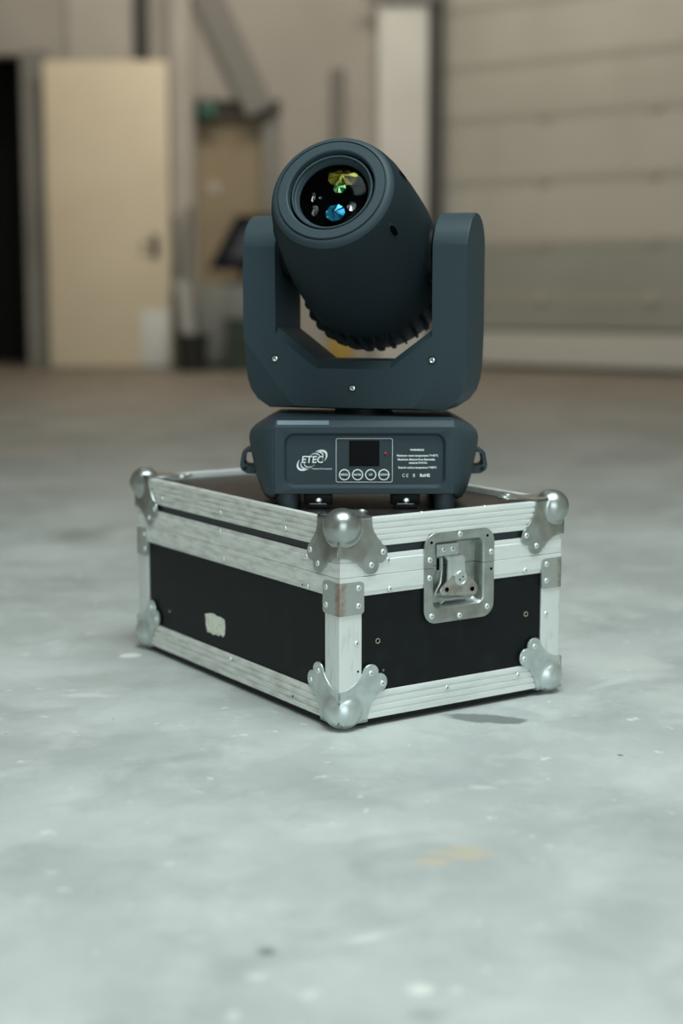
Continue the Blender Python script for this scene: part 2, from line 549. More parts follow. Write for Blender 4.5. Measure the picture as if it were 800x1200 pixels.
# beige sliding leaf in front of the wall
d1 = empty('door_1', (-1.99, 13.22, 0))
d1.rotation_euler = (0, 0, 0.0)
struct(d1, 'tall beige door leaf standing beside the dark doorway')
bm = bmesh.new()
add_box(bm, -0.525, 0.525, -0.03, 0.03, 0.012, 2.585, 0.006)
link_bm('leaf', bm, 'leaf', d1)
box('patch', 0.26, 0.515, -0.034, -0.028, 0.02, 0.50, 'leaf_patch', d1, 0.002)
bm = bmesh.new()
add_box(bm, 0.37, 0.43, -0.045, -0.03, 0.94, 1.14, 0.004)
tube(bm, [(0.40, -0.045, 1.06), (0.40, -0.09, 1.06), (0.38, -0.10, 1.06), (0.28, -0.10, 1.06)], 0.011, 10)
link_bm('handle', bm, 'dark_metal', d1)

# sectional gate, seen at a slant
gdir = Vector((GX1 - GX0, GY1 - GY0, 0))
glen = gdir.length
grz = math.atan2(gdir.y, gdir.x)
g = empty('door_3', (GX0, GY0, 0), grz)
struct(g, 'wide beige sectional loading gate with horizontal panels')
zb = [0.03, 0.335, 0.605, 1.065, 1.585, 2.11, 2.54, 3.02, 3.52, 4.02]
gm = ['gate_pale', 'gate_green', 'gate_green', 'gate', 'gate', 'gate', 'gate', 'gate', 'gate']
for i in range(len(zb) - 1):
    bm = bmesh.new()
    z0, z1 = zb[i] + 0.006, zb[i + 1] - 0.006
    pr_ = [(0.05, z0), (0.0, z0 + 0.012), (0.0, z1 - 0.03), (0.012, z1 - 0.02), (0.05, z1)]
    prism(bm, [Vector((0.0, y, z)) for y, z in pr_], [Vector((glen, y, z)) for y, z in pr_])
    link_bm('panel', bm, gm[i], g, smooth=0)
for z in zb[2:]:
    box('joint', 0.0, glen, -0.006, 0.04, z - 0.034, z + 0.026, 'gate_seam', g)
for z in zb[2:6]:
    for x in (1.02, 2.02, 3.0):
        box('hinge', x - 0.05, x + 0.05, -0.02, 0.0, z - 0.05, z + 0.05, 'gate_hinge', g, 0.004)
box('sill', 0.0, glen, -0.02, 0.06, 0.0, 0.036, 'dark_frame', g)
bm = bmesh.new()
add_box(bm, 0.0, glen, 0.06, 0.16, 0.0, 5.5)
gw = link_bm('wall_gate', bm, 'wall', None, smooth=0)
gw.location = (GX0, GY0, 0)
gw.rotation_euler = (0, 0, grz)
struct(gw, 'wall strip behind and above the loading gate')

# ------------------------------------------------------------------ things by the back wall
sg = empty('exit_sign', (-1.16, WY - 0.06, 2.13))
tag(sg, 'small green emergency exit sign hung in the corner of the tan doorway', 'sign')
box('sign_box', -0.085, 0.085, 0.0, 0.05, 0.0, 0.15, 'sign_green', sg, 0.006)
bm = bmesh.new()
for pts in (((-0.055, 0.07), (-0.02, 0.07), (-0.02, 0.045), (0.015, 0.085), (-0.02, 0.125), (-0.02, 0.10), (-0.055, 0.10)),
            ((0.03, 0.03), (0.06, 0.03), (0.06, 0.125), (0.03, 0.125))):
    prism(bm, [Vector((x, -0.003, z)) for x, z in pts], [Vector((x, 0.001, z)) for x, z in pts])
link_bm('pictogram', bm, 'sign_light', sg, smooth=0)
bm = bmesh.new()
tube(bm, [(-0.06, 0.05, 0.16), (-0.06, 0.02, 0.20), (-0.06, 0.06, 0.24)], 0.006, 6)
tube(bm, [(0.06, 0.05, 0.16), (0.06, 0.02, 0.20), (0.06, 0.06, 0.24)], 0.006, 6)
add_box(bm, -0.075, 0.075, 0.0, 0.05, 0.15, 0.16)
link_bm('hanger', bm, 'dark_metal', sg)

cb = empty('grey_cabinet', (-0.97, 13.12, 0))
tag(cb, 'low grey cabinet with two doors standing before the tan doorway', 'cabinet')
box('body', -0.245, 0.245, -0.16, 0.16, 0.05, 0.72, 'cabinet', cb, 0.006)
box('plinth', -0.235, 0.235, -0.145, 0.15, 0.0, 0.05, 'dark_metal', cb)
for x0, x1, hx in ((-0.24, -0.003, -0.03), (0.003, 0.24, 0.03)):
    dd = box('door', x0, x1, -0.18, -0.161, 0.07, 0.70, 'cabinet', cb, 0.003)
    box('handle', hx - 0.006, hx + 0.006, -0.195, -0.18, 0.34, 0.46, 'dark_metal', dd)

# dark framed board tilted on top of the cabinet
mb = empty('display_board', (-0.86, 13.08, 0.722))
tag(mb, 'dark navy framed board with grey middle, tilted on the low grey cabinet', 'board')
sk = [(-0.27, 0.12), (0.24, 0.12), (0.40, 0.58), (-0.03, 0.58)]
bm = bmesh.new()
prism(bm, [Vector((x, -0.10 + z * 0.25, z)) for x, z in sk], [Vector((x, -0.05 + z * 0.25, z)) for x, z in sk])
link_bm('frame', bm, 'navy', mb, smooth=0)
cx, cz = sum(p[0] for p in sk) / 4 + 0.02, sum(p[1] for p in sk) / 4 - 0.01
bm = bmesh.new()
q = [(cx + (x - cx) * 0.55, cz + (z - cz) * 0.55) for x, z in sk]
prism(bm, [Vector((x, -0.106 + z * 0.25, z)) for x, z in q], [Vector((x, -0.095 + z * 0.25, z)) for x, z in q])
link_bm('face', bm, 'board_grey', mb, smooth=0)
bm = bmesh.new()
add_box(bm, -0.12, 0.16, -0.12, 0.08, 0.0, 0.02, 0.004)
add_box(bm, 0.0, 0.05, -0.02, 0.02, 0.02, 0.2)
link_bm('foot', bm, 'navy', mb)

bn = empty('black_bin', (-1.245, 12.72, 0))
tag(bn, 'small black bin on the floor below the leaning poles', 'bin')
bm = bmesh.new()
lathe(bm, [(0.0, 0.0), (0.105, 0.0), (0.13, 0.28), (0.138, 0.285), (0.138, 0.30), (0.122, 0.30), (0.10, 0.02), (0, 0.02)], 28)
link_bm('body', bm, 'bin', bn)
bm = bmesh.new()
lathe(bm, [(0.142, 0.265), (0.147, 0.27), (0.147, 0.302), (0.138, 0.306)], 28)
link_bm('rim', bm, 'bin', bn)

gc = empty('green_crate', (-0.83, 12.72, 0))
tag(gc, 'dark green plastic crate on the floor before the low grey cabinet', 'crate')
bm = bmesh.new()
for x0, x1, y0, y1 in ((-0.11, 0.15, -0.13, -0.11), (-0.11, 0.15, 0.11, 0.13), (-0.11, -0.09, -0.11, 0.11), (0.13, 0.15, -0.11, 0.11)):
    add_box(bm, x0, x1, y0, y1, 0.0, 0.42)
add_box(bm, -0.09, 0.13, -0.11, 0.11, 0.0, 0.02)
link_bm('body', bm, 'crate', gc)
for z in (0.0, 0.2, 0.405):
    bm = bmesh.new()
    for x0, x1, y0, y1 in ((-0.12, 0.16, -0.142, -0.13), (-0.12, 0.16, 0.13, 0.142), (-0.122, -0.11, -0.13, 0.13), (0.15, 0.162, -0.13, 0.13)):
        add_box(bm, x0, x1, y0, y1, z, z + 0.03)
    link_bm('band', bm, 'crate', gc)

yb = empty('yellow_canister', (0.0, 12.9, 0))
tag(yb, 'yellow plastic canister on the floor at the foot of the back wall', 'canister')
bm = bmesh.new()
add_box(bm, -0.12, 0.10, -0.08, 0.08, 0.0, 0.30, 0.025, 3)
link_bm('body', bm, 'yellow', yb)
bm = bmesh.new()
tube(bm, [(-0.06, 0, 0.29), (-0.05, 0, 0.335), (0.0, 0, 0.345), (0.05, 0, 0.335), (0.06, 0, 0.29)], 0.013, 8)
link_bm('handle', bm, 'yellow', yb)
bm = bmesh.new()
lathe(bm, [(0.0, 0.33), (0.024, 0.33), (0.026, 0.325), (0.026, 0.295)], 16)
link_bm('cap', bm, 'dark_metal', yb, loc=(-0.095, 0, 0))

# leaning poles and a white sheet by the pilaster
for i, (x, dx, top, r, lab) in enumerate(((-1.41, -0.03, 1.30, 0.028, 'thick dark grey pole leaning on the pale pilaster, next to the door leaf'),
                                          (-1.33, 0.02, 1.38, 0.022, 'thin dark grey pole leaning beside the thicker one, nearer the tan doorway'))):
    bm = bmesh.new()
    tube(bm, [(x, 12.98, 0.0), (x + dx, 13.33, top)], r, 10)
    o = link_bm('leaning_pole', bm, 'pole')
    tag(o, lab, 'pole', 'poles leaning on the pilaster')
bm = bmesh.new()
q = [(-1.36, 0.36), (-1.24, 0.36), (-1.30, 0.72), (-1.41, 0.72)]
A = [Vector((x, 12.93 + 0.16 * z, z)) for x, z in ((-1.30, 0.0), (-1.20, 0.0), (-1.31, 0.76), (-1.41, 0.76))]
prism(bm, A, [p + Vector((0, 0.015, 0)) for p in A])
tag(link_bm('white_board', bm, 'white_sheet', smooth=0), 'narrow whitish board leaning at a slant behind the black bin', 'board')

# ------------------------------------------------------------------ the flight case
W, L, H = 0.42108, 0.65844, 0.30
Z1, Z2, Z3, Z4, Z5 = 0.040, 0.1857, 0.2150, 0.2450, 0.2572     # bottom angle, body top angle, seam, lid angle, stripe
case = empty('flight_case', (-0.00285, 2.14894, GAP), 0.58405)
tag(case, 'black flight case with aluminium edges and steel ball corners under the moving light', 'flight case')
SIDES = {'front': (Vector((0, 0, 0)), Vector((1, 0, 0)), Vector((0, -1, 0)), W),
         'left': (Vector((0, 0, 0)), Vector((0, 1, 0)), Vector((-1, 0, 0)), L),
         'back': (Vector((0, L, 0)), Vector((1, 0, 0)), Vector((0, 1, 0)), W),
         'right': (Vector((W, 0, 0)), Vector((0, 1, 0)), Vector((1, 0, 0)), L)}


def sp(side, u, n, z):
    o, du, dn, ln = SIDES[side]
    return o + du * u + dn * n + Vector((0, 0, z))


def extrusion(name, side, prof, material, u0=None, u1=None):
    """aluminium angle along one side; mitred where it meets a neighbour"""
    ln = SIDES[side][3]
    bm = bmesh.new()
    a = [sp(side, (0.0003 - n) if u0 is None else u0, n, z) for n, z in prof]
    b = [sp(side, (ln - 0.0003 + n) if u1 is None else u1, n, z) for n, z in prof]
    prism(bm, a, b)
    return link_bm(name, bm, material, case, smooth=30)


def ribbed(z0, z1, ribs, depth=0.0018, lip=0.0):
    """outer face from z0 up to z1 with shallow lengthwise grooves"""
    pts = [(-0.0006, z0), (0.0, z0 + 0.0006)]
    for k in range(ribs):
        zc = z0 + (z1 - z0) * (k + 1) / (ribs + 1)
        g = 0.0013
        pts += [(0.0, zc - g - 0.0006), (-depth, zc - g), (-depth, zc + g), (0.0, zc + g + 0.0006)]
    pts += [(0.0, z1 - 0.0015), (-0.0005, z1 - 0.0005), (-0.0015, z1)]
    return pts


prof_bottom = ribbed(0.0, Z1, 3) + [(-0.0025, Z1), (-0.0025, 0.0025), (-0.022, 0.0025), (-0.022, 0.0)]
prof_lidtop = [(-0.003, Z5), (-0.0006, Z5)] + ribbed(Z5, H, 4)[1:] + [(-0.0105, H), (-0.0115, H - 0.001), (-0.0115, H - 0.010), (-0.0085, H - 0.0105), (-0.003, H - 0.0105)]
# lid's lower angle has a small step near its top, body's upper angle one near its bottom
prof_lidlow = [(-0.0035, Z3 + 0.0004), (0.0, Z3 + 0.0004), (0.0, Z4 - 0.0085), (-0.0012, Z4 - 0.0075), (-0.0012, Z4 - 0.0015), (-0.002, Z4), (-0.0035, Z4)]
prof_bodytop = [(-0.0035, Z2), (-0.0014, Z2), (-0.0008, Z2 + 0.0008), (-0.0008, Z2 + 0.0056), (0.0006, Z2 + 0.0066), (0.0006, Z3 - 0.0008), (0.0, Z3 - 0.0004), (-0.0035, Z3 - 0.0004)]
LU0, LU1 = 0.1672, 0.2612          # the latch dish interrupts the two angles at the seam
EX = {}
for side in SIDES:
    m = 'alu_front' if side in ('front', 'back') else 'alu_side'
    EX[side, 'bottom'] = extrusion('bottom_angle', side, prof_bottom, m)
    EX[side, 'lidtop'] = extrusion('lid_edge', side, prof_lidtop, m)
    if side == 'front':
        for nm, pf in (('lid_angle', prof_lidlow), ('body_angle', prof_bodytop)):
            EX[side, nm, 0] = extrusion(nm, side, pf, m, None, LU0)
            EX[side, nm, 1] = extrusion(nm, side, pf, m, LU1, None)
    else:
        for nm, pf in (('lid_angle', prof_lidlow), ('body_angle', prof_bodytop)):
            EX[side, nm, 0] = extrusion(nm, side, pf, m)

# vertical corner posts
POST = {}
for ci, (sx, sy) in enumerate(((0, 0), (1, 0), (0, 1), (1, 1))):
    leg, th = 0.0388, 0.003
    c2 = [(leg, 0.0)] + [(leg - 0.0004, -0.0)] * 0
    out = [(leg, 0.0004), (leg - 0.001, -0.0002), (0.003, -0.0002), (0.0008, 0.0004), (0.0004, 0.0008), (-0.0002, 0.003), (-0.0002, leg - 0.001), (0.0004, leg), (th, leg), (th, th), (leg, th)]
    bm = bmesh.new()
    f = lambda p, z: Vector((p[0] if not sx else W - p[0], p[1] if not sy else L - p[1], z))
    prism(bm, [f(p, 0.034) for p in out], [f(p, Z2 + 0.004) for p in out])
    POST[sx, sy] = link_bm('corner_post', bm, 'alu_post', case, smooth=30)

# plywood panels
bm = bmesh.new()
hole = [(LU0, Z2 + 0.012), (LU0, 0.151), (LU1, 0.151), (LU1, Z2 + 0.012)]
pts = [(0.004, 0.03), (W - 0.004, 0.03), (W - 0.004, Z2 + 0.012)] + hole[::-1] + [(0.004, Z2 + 0.012)]
prism(bm, [sp('front', u, -0.0035, z) for u, z in pts], [sp('front', u, -0.010, z) for u, z in pts])
panel_front = link_bm('body_panel', bm, 'panel', case, smooth=0)
PANEL = {'front': panel_front}
for side in ('left', 'back', 'right'):
    ln = SIDES[side][3]
    bm = bmesh.new()
    pts = [(0.004, 0.03), (ln - 0.004, 0.03), (ln - 0.004, Z2 + 0.012), (0.004, Z2 + 0.012)]
    prism(bm, [sp(side, u, -0.0035, z) for u, z in pts], [sp(side, u, -0.010, z) for u, z in pts])
    PANEL[side] = link_bm('body_panel', bm, 'panel', case, smooth=0)
for side in SIDES:
    ln = SIDES[side][3]
    segs = [(0.004, LU0), (LU1, ln - 0.004)] if side == 'front' else [(0.004, ln - 0.004)]
    for u0, u1 in segs:
        pts = [(u0, Z4 - 0.006), (u1, Z4 - 0.006), (u1, Z5 + 0.004), (u0, Z5 + 0.004)]
        bm = bmesh.new()
        prism(bm, [sp(side, u, -0.0045, z) for u, z in pts], [sp(side, u, -0.010, z) for u, z in pts])
        link_bm('lid_panel', bm, 'lid_stripe', case, smooth=0)
box('lid_top_panel', 0.0118, W - 0.0118, 0.0118, L - 0.0118, H - 0.018, H - 0.010, 'panel_top', case)
box('base_panel', 0.005, W - 0.005, 0.005, L - 0.005, -0.008, 0.002, 'panel', case)

# ---- rivets: one dome with a dark pit, copied everywhere
bm = bmesh.new()
lathe(bm, [(0.0046, 0.0), (0.0045, 0.0007), (0.0038, 0.0015), (0.0026, 0.0020), (0.0014, 0.0020), (0.0011, 0.0010)], 14, cap1=True)
for f in bm.faces:
    if all(v.co.length < 0.0022 and v.co.z > 0.0008 for v in f.verts) and len(f.verts) > 4:
        f.material_index = 1
rivet0 = link_bm('rivet', bm, ['rivet', 'hole'], None)
bm = bmesh.new()
lathe(bm, [(0.0044, 0.0), (0.0042, 0.0007), (0.003, 0.0010), (0.0026, 0.0006), (0.001, 0.0006)], 12, cap1=True)
add_box(bm, -0.0022, 0.0022, -0.0005, 0.0005, 0.0006, 0.00075)
add_box(bm, -0.0005, 0.0005, -0.0022, 0.0022, 0.0006, 0.00075)
for f in bm.faces:
    c = f.calc_center_median()
    if c.xy.length < 0.0021:
        f.material_index = 1
screw0 = link_bm('panel_screw', bm, ['screw_brass', 'hole'], None)
bm = bmesh.new()
lathe(bm, [(0.0018, 0.0), (0.0018, 0.0003)], 10, cap1=True)
hole0 = link_bm('rivet_hole', bm, 'hole', None)
protos_used = set()


def put(proto, parent, pos, normal, scale=1.0):
    o = proto if proto.name not in protos_used else proto.copy()
    if o is not proto:
        COL.objects.link(o)
    protos_used.add(proto.name)
    o.parent = parent
    mx = Matrix.Translation(pos) @ frame_to(normal)
    o.matrix_local = mx @ Matrix.Scale(scale, 4) if scale != 1.0 else mx
    return o


def side_rivet(side, parent, u, z, n=0.0, proto=None, scale=1.0):
    return put(proto or rivet0, parent, sp(side, u, n, z), SIDES[side][2], scale)


side_rivet('front', EX['front', 'bottom'], 0.1964, 0.0265)
side_rivet('front', EX['front', 'bottom'], 0.3365, 0.0265)
side_rivet('front', EX['front', 'body_angle', 0], 0.0891, 0.1915, 0.0)
side_rivet('front', EX['front', 'body_angle', 1], 0.3483, 0.1930, 0.0)
side_rivet('front', EX['front', 'lid_angle', 0], 0.0850, 0.2350)
side_rivet('front', POST[0, 0], 0.0300, 0.1165)
side_rivet('front', POST[1, 0], 0.3927, 0.1185)
side_rivet('front', PANEL['front'], 0.0697, 0.1150, -0.0035, screw0)
side_rivet('front', PANEL['front'], 0.3536, 0.1222, -0.0035, screw0)
side_rivet('front', PANEL['front'], 0.0800, 0.0692, -0.0035, screw0, 0.4)
side_rivet('front', POST[0, 0], 0.0322, 0.0745, 0.0002, hole0)
for u, z, k, nm in ((0.3518, 0.2700, 'lidtop', None), (0.1500, 0.2700, 'lidtop', None), (0.5600, 0.2700, 'lidtop', None)):
    side_rivet('left', EX['left', k], u, z, 0.0, None, 0.9)
for u, z in ((0.3554, 0.2390), (0.0914, 0.2350), (0.595, 0.2350)):
    side_rivet('left', EX['left', 'lid_angle', 0], u, z, -0.0005)
for u, z in ((0.5703, 0.1955), (0.3428, 0.1945), (0.0869, 0.1905)):
    side_rivet('left', EX['left', 'body_angle', 0], u, z, 0.0)
side_rivet('left', EX['left', 'body_angle', 0], 0.1010, 0.1915, 0.0, hole0)
side_rivet('left', EX['left', 'bottom'], 0.3244, 0.0315)
side_rivet('left', EX['left', 'bottom'], 0.1300, 0.0130, 0.0, hole0)
side_rivet('left', PANEL['left'], 0.5450, 0.0720, -0.0035, screw0, 0.6)
for side in ('right', 'back'):
    ln = SIDES[side][3]
    for u in (ln * 0.33, ln * 0.66):
        side_rivet(side, EX[side, 'bottom'], u, 0.0265)
        side_rivet(side, EX[side, 'body_angle', 0], u, 0.1925)
for u in (0.15, 0.27):
    put(rivet0, EX['front', 'lidtop'], Vector((u, 0.006, H)), (0, 0, 1), 0.7)

# ---- torn label on the side panel
bm = bmesh.new()
pts = [(0.4148, 0.0906), (0.400, 0.0945), (0.3850, 0.0964), (0.372, 0.0940), (0.360, 0.0948), (0.3473, 0.0918), (0.3458, 0.080), (0.3475, 0.0677), (0.353, 0.0625), (0.360, 0.0655), (0.368, 0.0612), (0.376, 0.0630),
       (0.386, 0.0600), (0.396, 0.0622), (0.4065, 0.0612), (0.4120, 0.074), (0.4112, 0.082)]
prism(bm, [sp('left', u, -0.0035, z) for u, z in pts], [sp('left', u, -0.0029, z) for u, z in pts])
tag(link_bm('torn_label', bm, 'sticker', PANEL['left'], smooth=0), 'off-white scrap of a torn label')

# ---- ball corners
FL = []                                     # flange outline in the quadrant (a, b), corner at the origin
FL += [(-0.003, 0.0475), (0.003, 0.0478), (0.012, 0.0500), (0.0225, 0.0545), (0.0325, 0.0625), (0.0388, 0.0705)]
for k in range(9):
    a = math.radians(178 - 165 * k / 8)
    FL.append((0.0535 + 0.0140 * math.cos(a), 0.0700 + 0.0130 * math.sin(a)))
FL.append((0.0672, 0.0672))
q = [(y, x) for x, y in FL[:-1]][::-1]
FLANGE = FL + q + [(-0.003, -0.003)]
FT = [(-0.003, 0.0548), (0.004, 0.0550), (0.0115, 0.0558), (0.0200, 0.0588), (0.0300, 0.0655), (0.0380, 0.0735)] + FL[6:]
q = [(y, x) for x, y in FT[:-1]][::-1]
FLANGE_TOP = FT + q + [(-0.003, -0.003)]


def ball_corner(name, sx, sy, sz, cprime, r, ball_mat):
    bm = bmesh.new()

    def T(a, b, c):
        return Vector((a if not sx else W - a, b if not sy else L - b, c if not sz else H - c))
    t0, t1 = 0.0005, 0.003
    FLG = FLANGE_TOP if sz else FLANGE
    inset = [(p[0] * 0.985 + 0.0006, p[1] * 0.985 + 0.0006) for p in FLG]
    inset = [(max(-0.003, x), max(-0.003, y)) if min(p) > -0.0029 else p for (x, y), p in zip(inset, FLG)]
    for ax in range(3):
        def V(p, n):
            return T(*((n, p[0], p[1]), (p[0], n, p[1]), (p[0], p[1], n))[ax])
        loft(bm, [[V(p, -t0) for p in FLG], [V(p, -t1 + 0.0006) for p in FLG], [V(p, -t1) for p in inset]])
    c = cprime - t1
    N = 28
    seg = []
    for i in range(N + 1):
        th = PI * i / N
        seg.append([T(c + r * math.sin(th) * math.cos(2 * PI * j / 40), c + r * math.sin(th) * math.sin(2 * PI * j / 40), c + r * math.cos(th)) for j in range(40)])
    loft(bm, seg, True, False, False)
    # a soft fillet where the ball leaves each flange
    for ax in range(3):
        def V2(a, b, n):
            return T(*((n, a, b), (a, n, b), (a, b, n))[ax])
        R0 = math.sqrt(max(r * r - cprime ** 2, 1e-6))
        rings = []
        for k in range(5):
            f = k / 4
            r1 = math.sqrt(max(r * r - (cprime + 0.003) ** 2, 1e-6)) - 0.0003
            rr = r1 + (R0 + 0.004 - r1) * f
            nn = -t1 - 0.003 * (1 - f) ** 2 - 0.00002
            rings.append([(c + rr * math.cos(2 * PI * j / 40), c + rr * math.sin(2 * PI * j / 40), nn) for j in range(40)])
        for ra, rb in zip(rings, rings[1:]):
            for j in range(40):
                qd = (ra[j], ra[(j + 1) % 40], rb[(j + 1) % 40], rb[j])
                if all(p[0] > -t1 and p[1] > -t1 for p in qd):
                    bm.faces.new([bm.verts.new(V2(*p)) for p in qd])
    o = link_bm(name, bm, ball_mat, case, smooth=40)
    for a, b in ((0.0535, 0.0692), (0.0742, 0.0515)):
        for ax in range(3):
            pos = T(*((-t1, a, b), (a, -t1, b), (a, b, -t1))[ax])
            nr = [Vector((-1 if not sx else 1, 0, 0)), Vector((0, -1 if not sy else 1, 0)), Vector((0, 0, -1 if not sz else 1))][ax]
            if ax == 2 and not sz:
                continue                      # under the case
            put(rivet0, o, pos, nr)
    return o


for sx in (0, 1):
    for sy in (0, 1):
        ball_corner('ball_corner', sx, sy, 0, 0.0188, 0.0290, 'zinc')
        ball_corner('ball_corner', sx, sy, 1, 0.0145, 0.0278, 'zinc_top')

# ---- bent corner braces across the post and the body angle
for sx in (0, 1):
    for sy in (0, 1):
        z0, z1 = 0.1600, 0.2085
        leg = 0.0418
        bm = bmesh.new()
        prof = [(leg, 'f')]
        rings = []
        path = [(leg, -0.0008), (leg - 0.0006, -0.0026), (0.006, -0.0026), (0.0015, -0.0022), (-0.0008, -0.0008), (-0.0022, 0.0015), (-0.0026, 0.006), (-0.0026, leg - 0.0006), (-0.0008, leg)]
        inner = [(leg, 0.0003), (leg - 0.0006, -0.0004), (0.006, -0.0004), (0.003, 0.0), (0.0012, 0.0012), (0.0, 0.003), (-0.0004, 0.006), (-0.0004, leg - 0.0006), (0.0003, leg)]

        def f(p, z):
            # rounded free corners: the height shrinks near the two ends
            return Vector((p[0] if not sx else W - p[0], p[1] if not sy else L - p[1], z))
        cut = [0.006, 0.0042, 0, 0, 0, 0, 0, 0.0042, 0.006]
        # extra columns near the ends give the rounded outline
        P2, I2, C2 = [], [], []
        for k in range(9):
            if k == 2:
                for uu, cc in ((leg - 0.002, 0.0022), (leg - 0.004, 0.0009), (leg - 0.007, 0.0)):
                    P2.append((uu, -0.0026)); I2.append((uu, -0.0004)); C2.append(cc)
            if k == 7:
                for uu, cc in ((leg - 0.007, 0.0), (leg - 0.004, 0.0009), (leg - 0.002, 0.0022)):
                    P2.append((-0.0026, uu)); I2.append((-0.0004, uu)); C2.append(cc)
            P2.append(path[k]); I2.append(inner[k]); C2.append(cut[k])
        ro = [f(p, z1 - c) for p, c in zip(P2, C2)]
        rb = [f(p, z0 + c) for p, c in zip(P2, C2)]
        io = [f(p, z1 - c) for p, c in zip(I2, C2)]
        ib = [f(p, z0 + c) for p, c in zip(I2, C2)]
        n = len(ro)
        VV = [[bm.verts.new(p) for p in r] for r in (ro, rb, ib, io)]
        for r1, r2 in ((0, 1), (1, 2), (2, 3), (3, 0)):
            for k in range(n - 1):
                bm.faces.new((VV[r1][k], VV[r1][k + 1], VV[r2][k + 1], VV[r2][k]))
        for k in (0, n - 1):
            bm.faces.new([VV[r][k] for r in range(4)])
        o = link_bm('corner_brace', bm, 'brace', case, smooth=30)
        # move the mesh origin to the corner so that the worn bend of the material follows it
        org = Vector((W if sx else 0, L if sy else 0, 0))
        sgn = Vector((-1 if sx else 1, -1 if sy else 1, 1))
        for v in o.data.vertices:
            v.co = Vector(((v.co.x - org.x) * sgn.x, (v.co.y - org.y) * sgn.y, v.co.z))
        o.location = org
        o.scale = sgn
        if sgn.x * sgn.y < 0:
            o.data.flip_normals()
        for z in (0.1726, 0.1990):
            for pos, nr in ((Vector((0.0315, -0.0026, z)), (0, -1, 0)), (Vector((-0.0026, 0.0320, z)), (-1, 0, 0))):
                put(rivet0, o, pos, nr)

# ---- recessed butterfly latch on the front
latch = empty('butterfly_latch', (0, 0, 0))
latch.parent = case
LC, LZ = 0.2167, 0.1990


def lring(w, h, r, n, cx=LC, cz=LZ):
    return [sp('front', u, n, z) for u, z in rrect(cx, cz, w, h, r, 6)]


def latch_shell():
    bm = bmesh.new()
    dcx, dcz = 0.2142, 0.2032
    rings = [lring(0.1335, 0.1385, 0.022, -0.0008), lring(0.1335, 0.1385, 0.022, 0.0022), lring(0.1320, 0.1370, 0.0215, 0.0030),
             lring(0.0990, 0.1060, 0.012, 0.0030, dcx, dcz), lring(0.0955, 0.1025, 0.011, 0.0022, dcx, dcz), lring(0.0930, 0.1000, 0.010, 0.0000, dcx, dcz),
             lring(0.0880, 0.0920, 0.009, -0.0125, dcx, dcz), lring(0.0860, 0.0900, 0.008, -0.0140, dcx, dcz)]
    loft(bm, rings, True, False, True)
    return bm


for nm, keep_up, zc in (('lid_dish', True, Z3 + 0.0004), ('body_dish', False, Z3 - 0.0004)):
    bm = latch_shell()
    geom = bm.verts[:] + bm.edges[:] + bm.faces[:]
    bmesh.ops.bisect_plane(bm, geom=geom, plane_co=(0, 0, zc), plane_no=(0, 0, 1 if keep_up else -1), clear_inner=True)
    o = link_bm(nm, bm, 'zinc_top', latch, smooth=40)
    rv = ((0.2159, 0.2625), (0.2765, 0.2300), (0.1595, 0.2278)) if keep_up else ((0.1592, 0.2005), (0.1634, 0.1416), (0.2164, 0.1372), (0.2699, 0.1452))
    hl = ((0.1625, 0.2540), (0.2690, 0.2560)) if keep_up else ((0.2770, 0.2035),)
    for u, z in rv:
        pass
    DISH = o if keep_up else DISH
    if keep_up:
        up_dish, up_r, up_h = o, rv, hl
    else:
        lo_dish, lo_r, lo_h = o, rv, hl
for u, z in up_r + lo_r:
    side_rivet('front', latch, u, z, 0.003)
for u, z in up_h + lo_h:
    side_rivet('front', latch, u, z, 0.003, hole0, 1.25)

# hinge plate with two rivets, neck, butterfly wings, bolt and wire fork
bm = bmesh.new()
add_box(bm, 0.1835, 0.2240, 0.0105, 0.0135, 0.2285, 0.2475, 0.0008, 1)
link_bm('hook_plate', bm, 'zinc', latch)
for u in (0.1955, 0.2125):
    side_rivet('front', latch, u, 0.2390, -0.0105, None, 1.1)
bm = bmesh.new()
pf = [(0.2285, -0.0125), (0.2285, -0.0085), (0.2240, -0.0030), (0.2020, -0.0020), (0.1850, -0.0030), (0.1850, -0.006), (0.2020, -0.0055), (0.222, -0.0065), (0.2265, -0.0125)]
prism(bm, [sp('front', 0.1975, n, z) for z, n in pf], [sp('front', 0.2305, n, z) for z, n in pf])
link_bm('neck', bm, 'zinc', latch, smooth=30)
bm = bmesh.new()
wing = [(0.2060, 0.1990), (0.2380, 0.1965), (0.2440, 0.1905), (0.2530, 0.1805), (0.2548, 0.1755), (0.2535, 0.1705), (0.2500, 0.1665), (0.2460, 0.1650), (0.1945, 0.1695), (0.1870, 0.1705), (0.1828, 0.1740), (0.1820, 0.1785), (0.1850, 0.1825)]
loft(bm, [[sp('front', u, -0.0040, z) for u, z in wing], [sp('front', u, -0.0010, z) for u, z in wing],
          [sp('front', LC + 0.001 + (u - LC - 0.001) * 0.97, -0.0004, 0.181 + (z - 0.181) * 0.95) for u, z in wing]])
link_bm('key_wing', bm, 'key_steel', latch, smooth=30)
for u, z in ((0.1947, 0.1790), (0.2437, 0.1750)):
    side_rivet('front', latch, u, z, -0.0004, hole0, 2.0)
bm = bmesh.new()
lathe(bm, [(0.0118, -0.006), (0.0118, 0.0008), (0.0108, 0.0022), (0.0085, 0.0026), (0.0077, 0.0016), (0.0, 0.0016)], 24, Matrix.Translation(sp('front', 0.2205, 0, 0.1942)) @ frame_to((0, -1, 0)))
link_bm('bolt', bm, 'zinc', latch)
for du, dz in ((-0.0028, -0.002), (0.0030, 0.0022)):
    side_rivet('front', latch, 0.2205 + du, 0.1942 + dz, 0.0016, hole0, 0.8)
bm = bmesh.new()
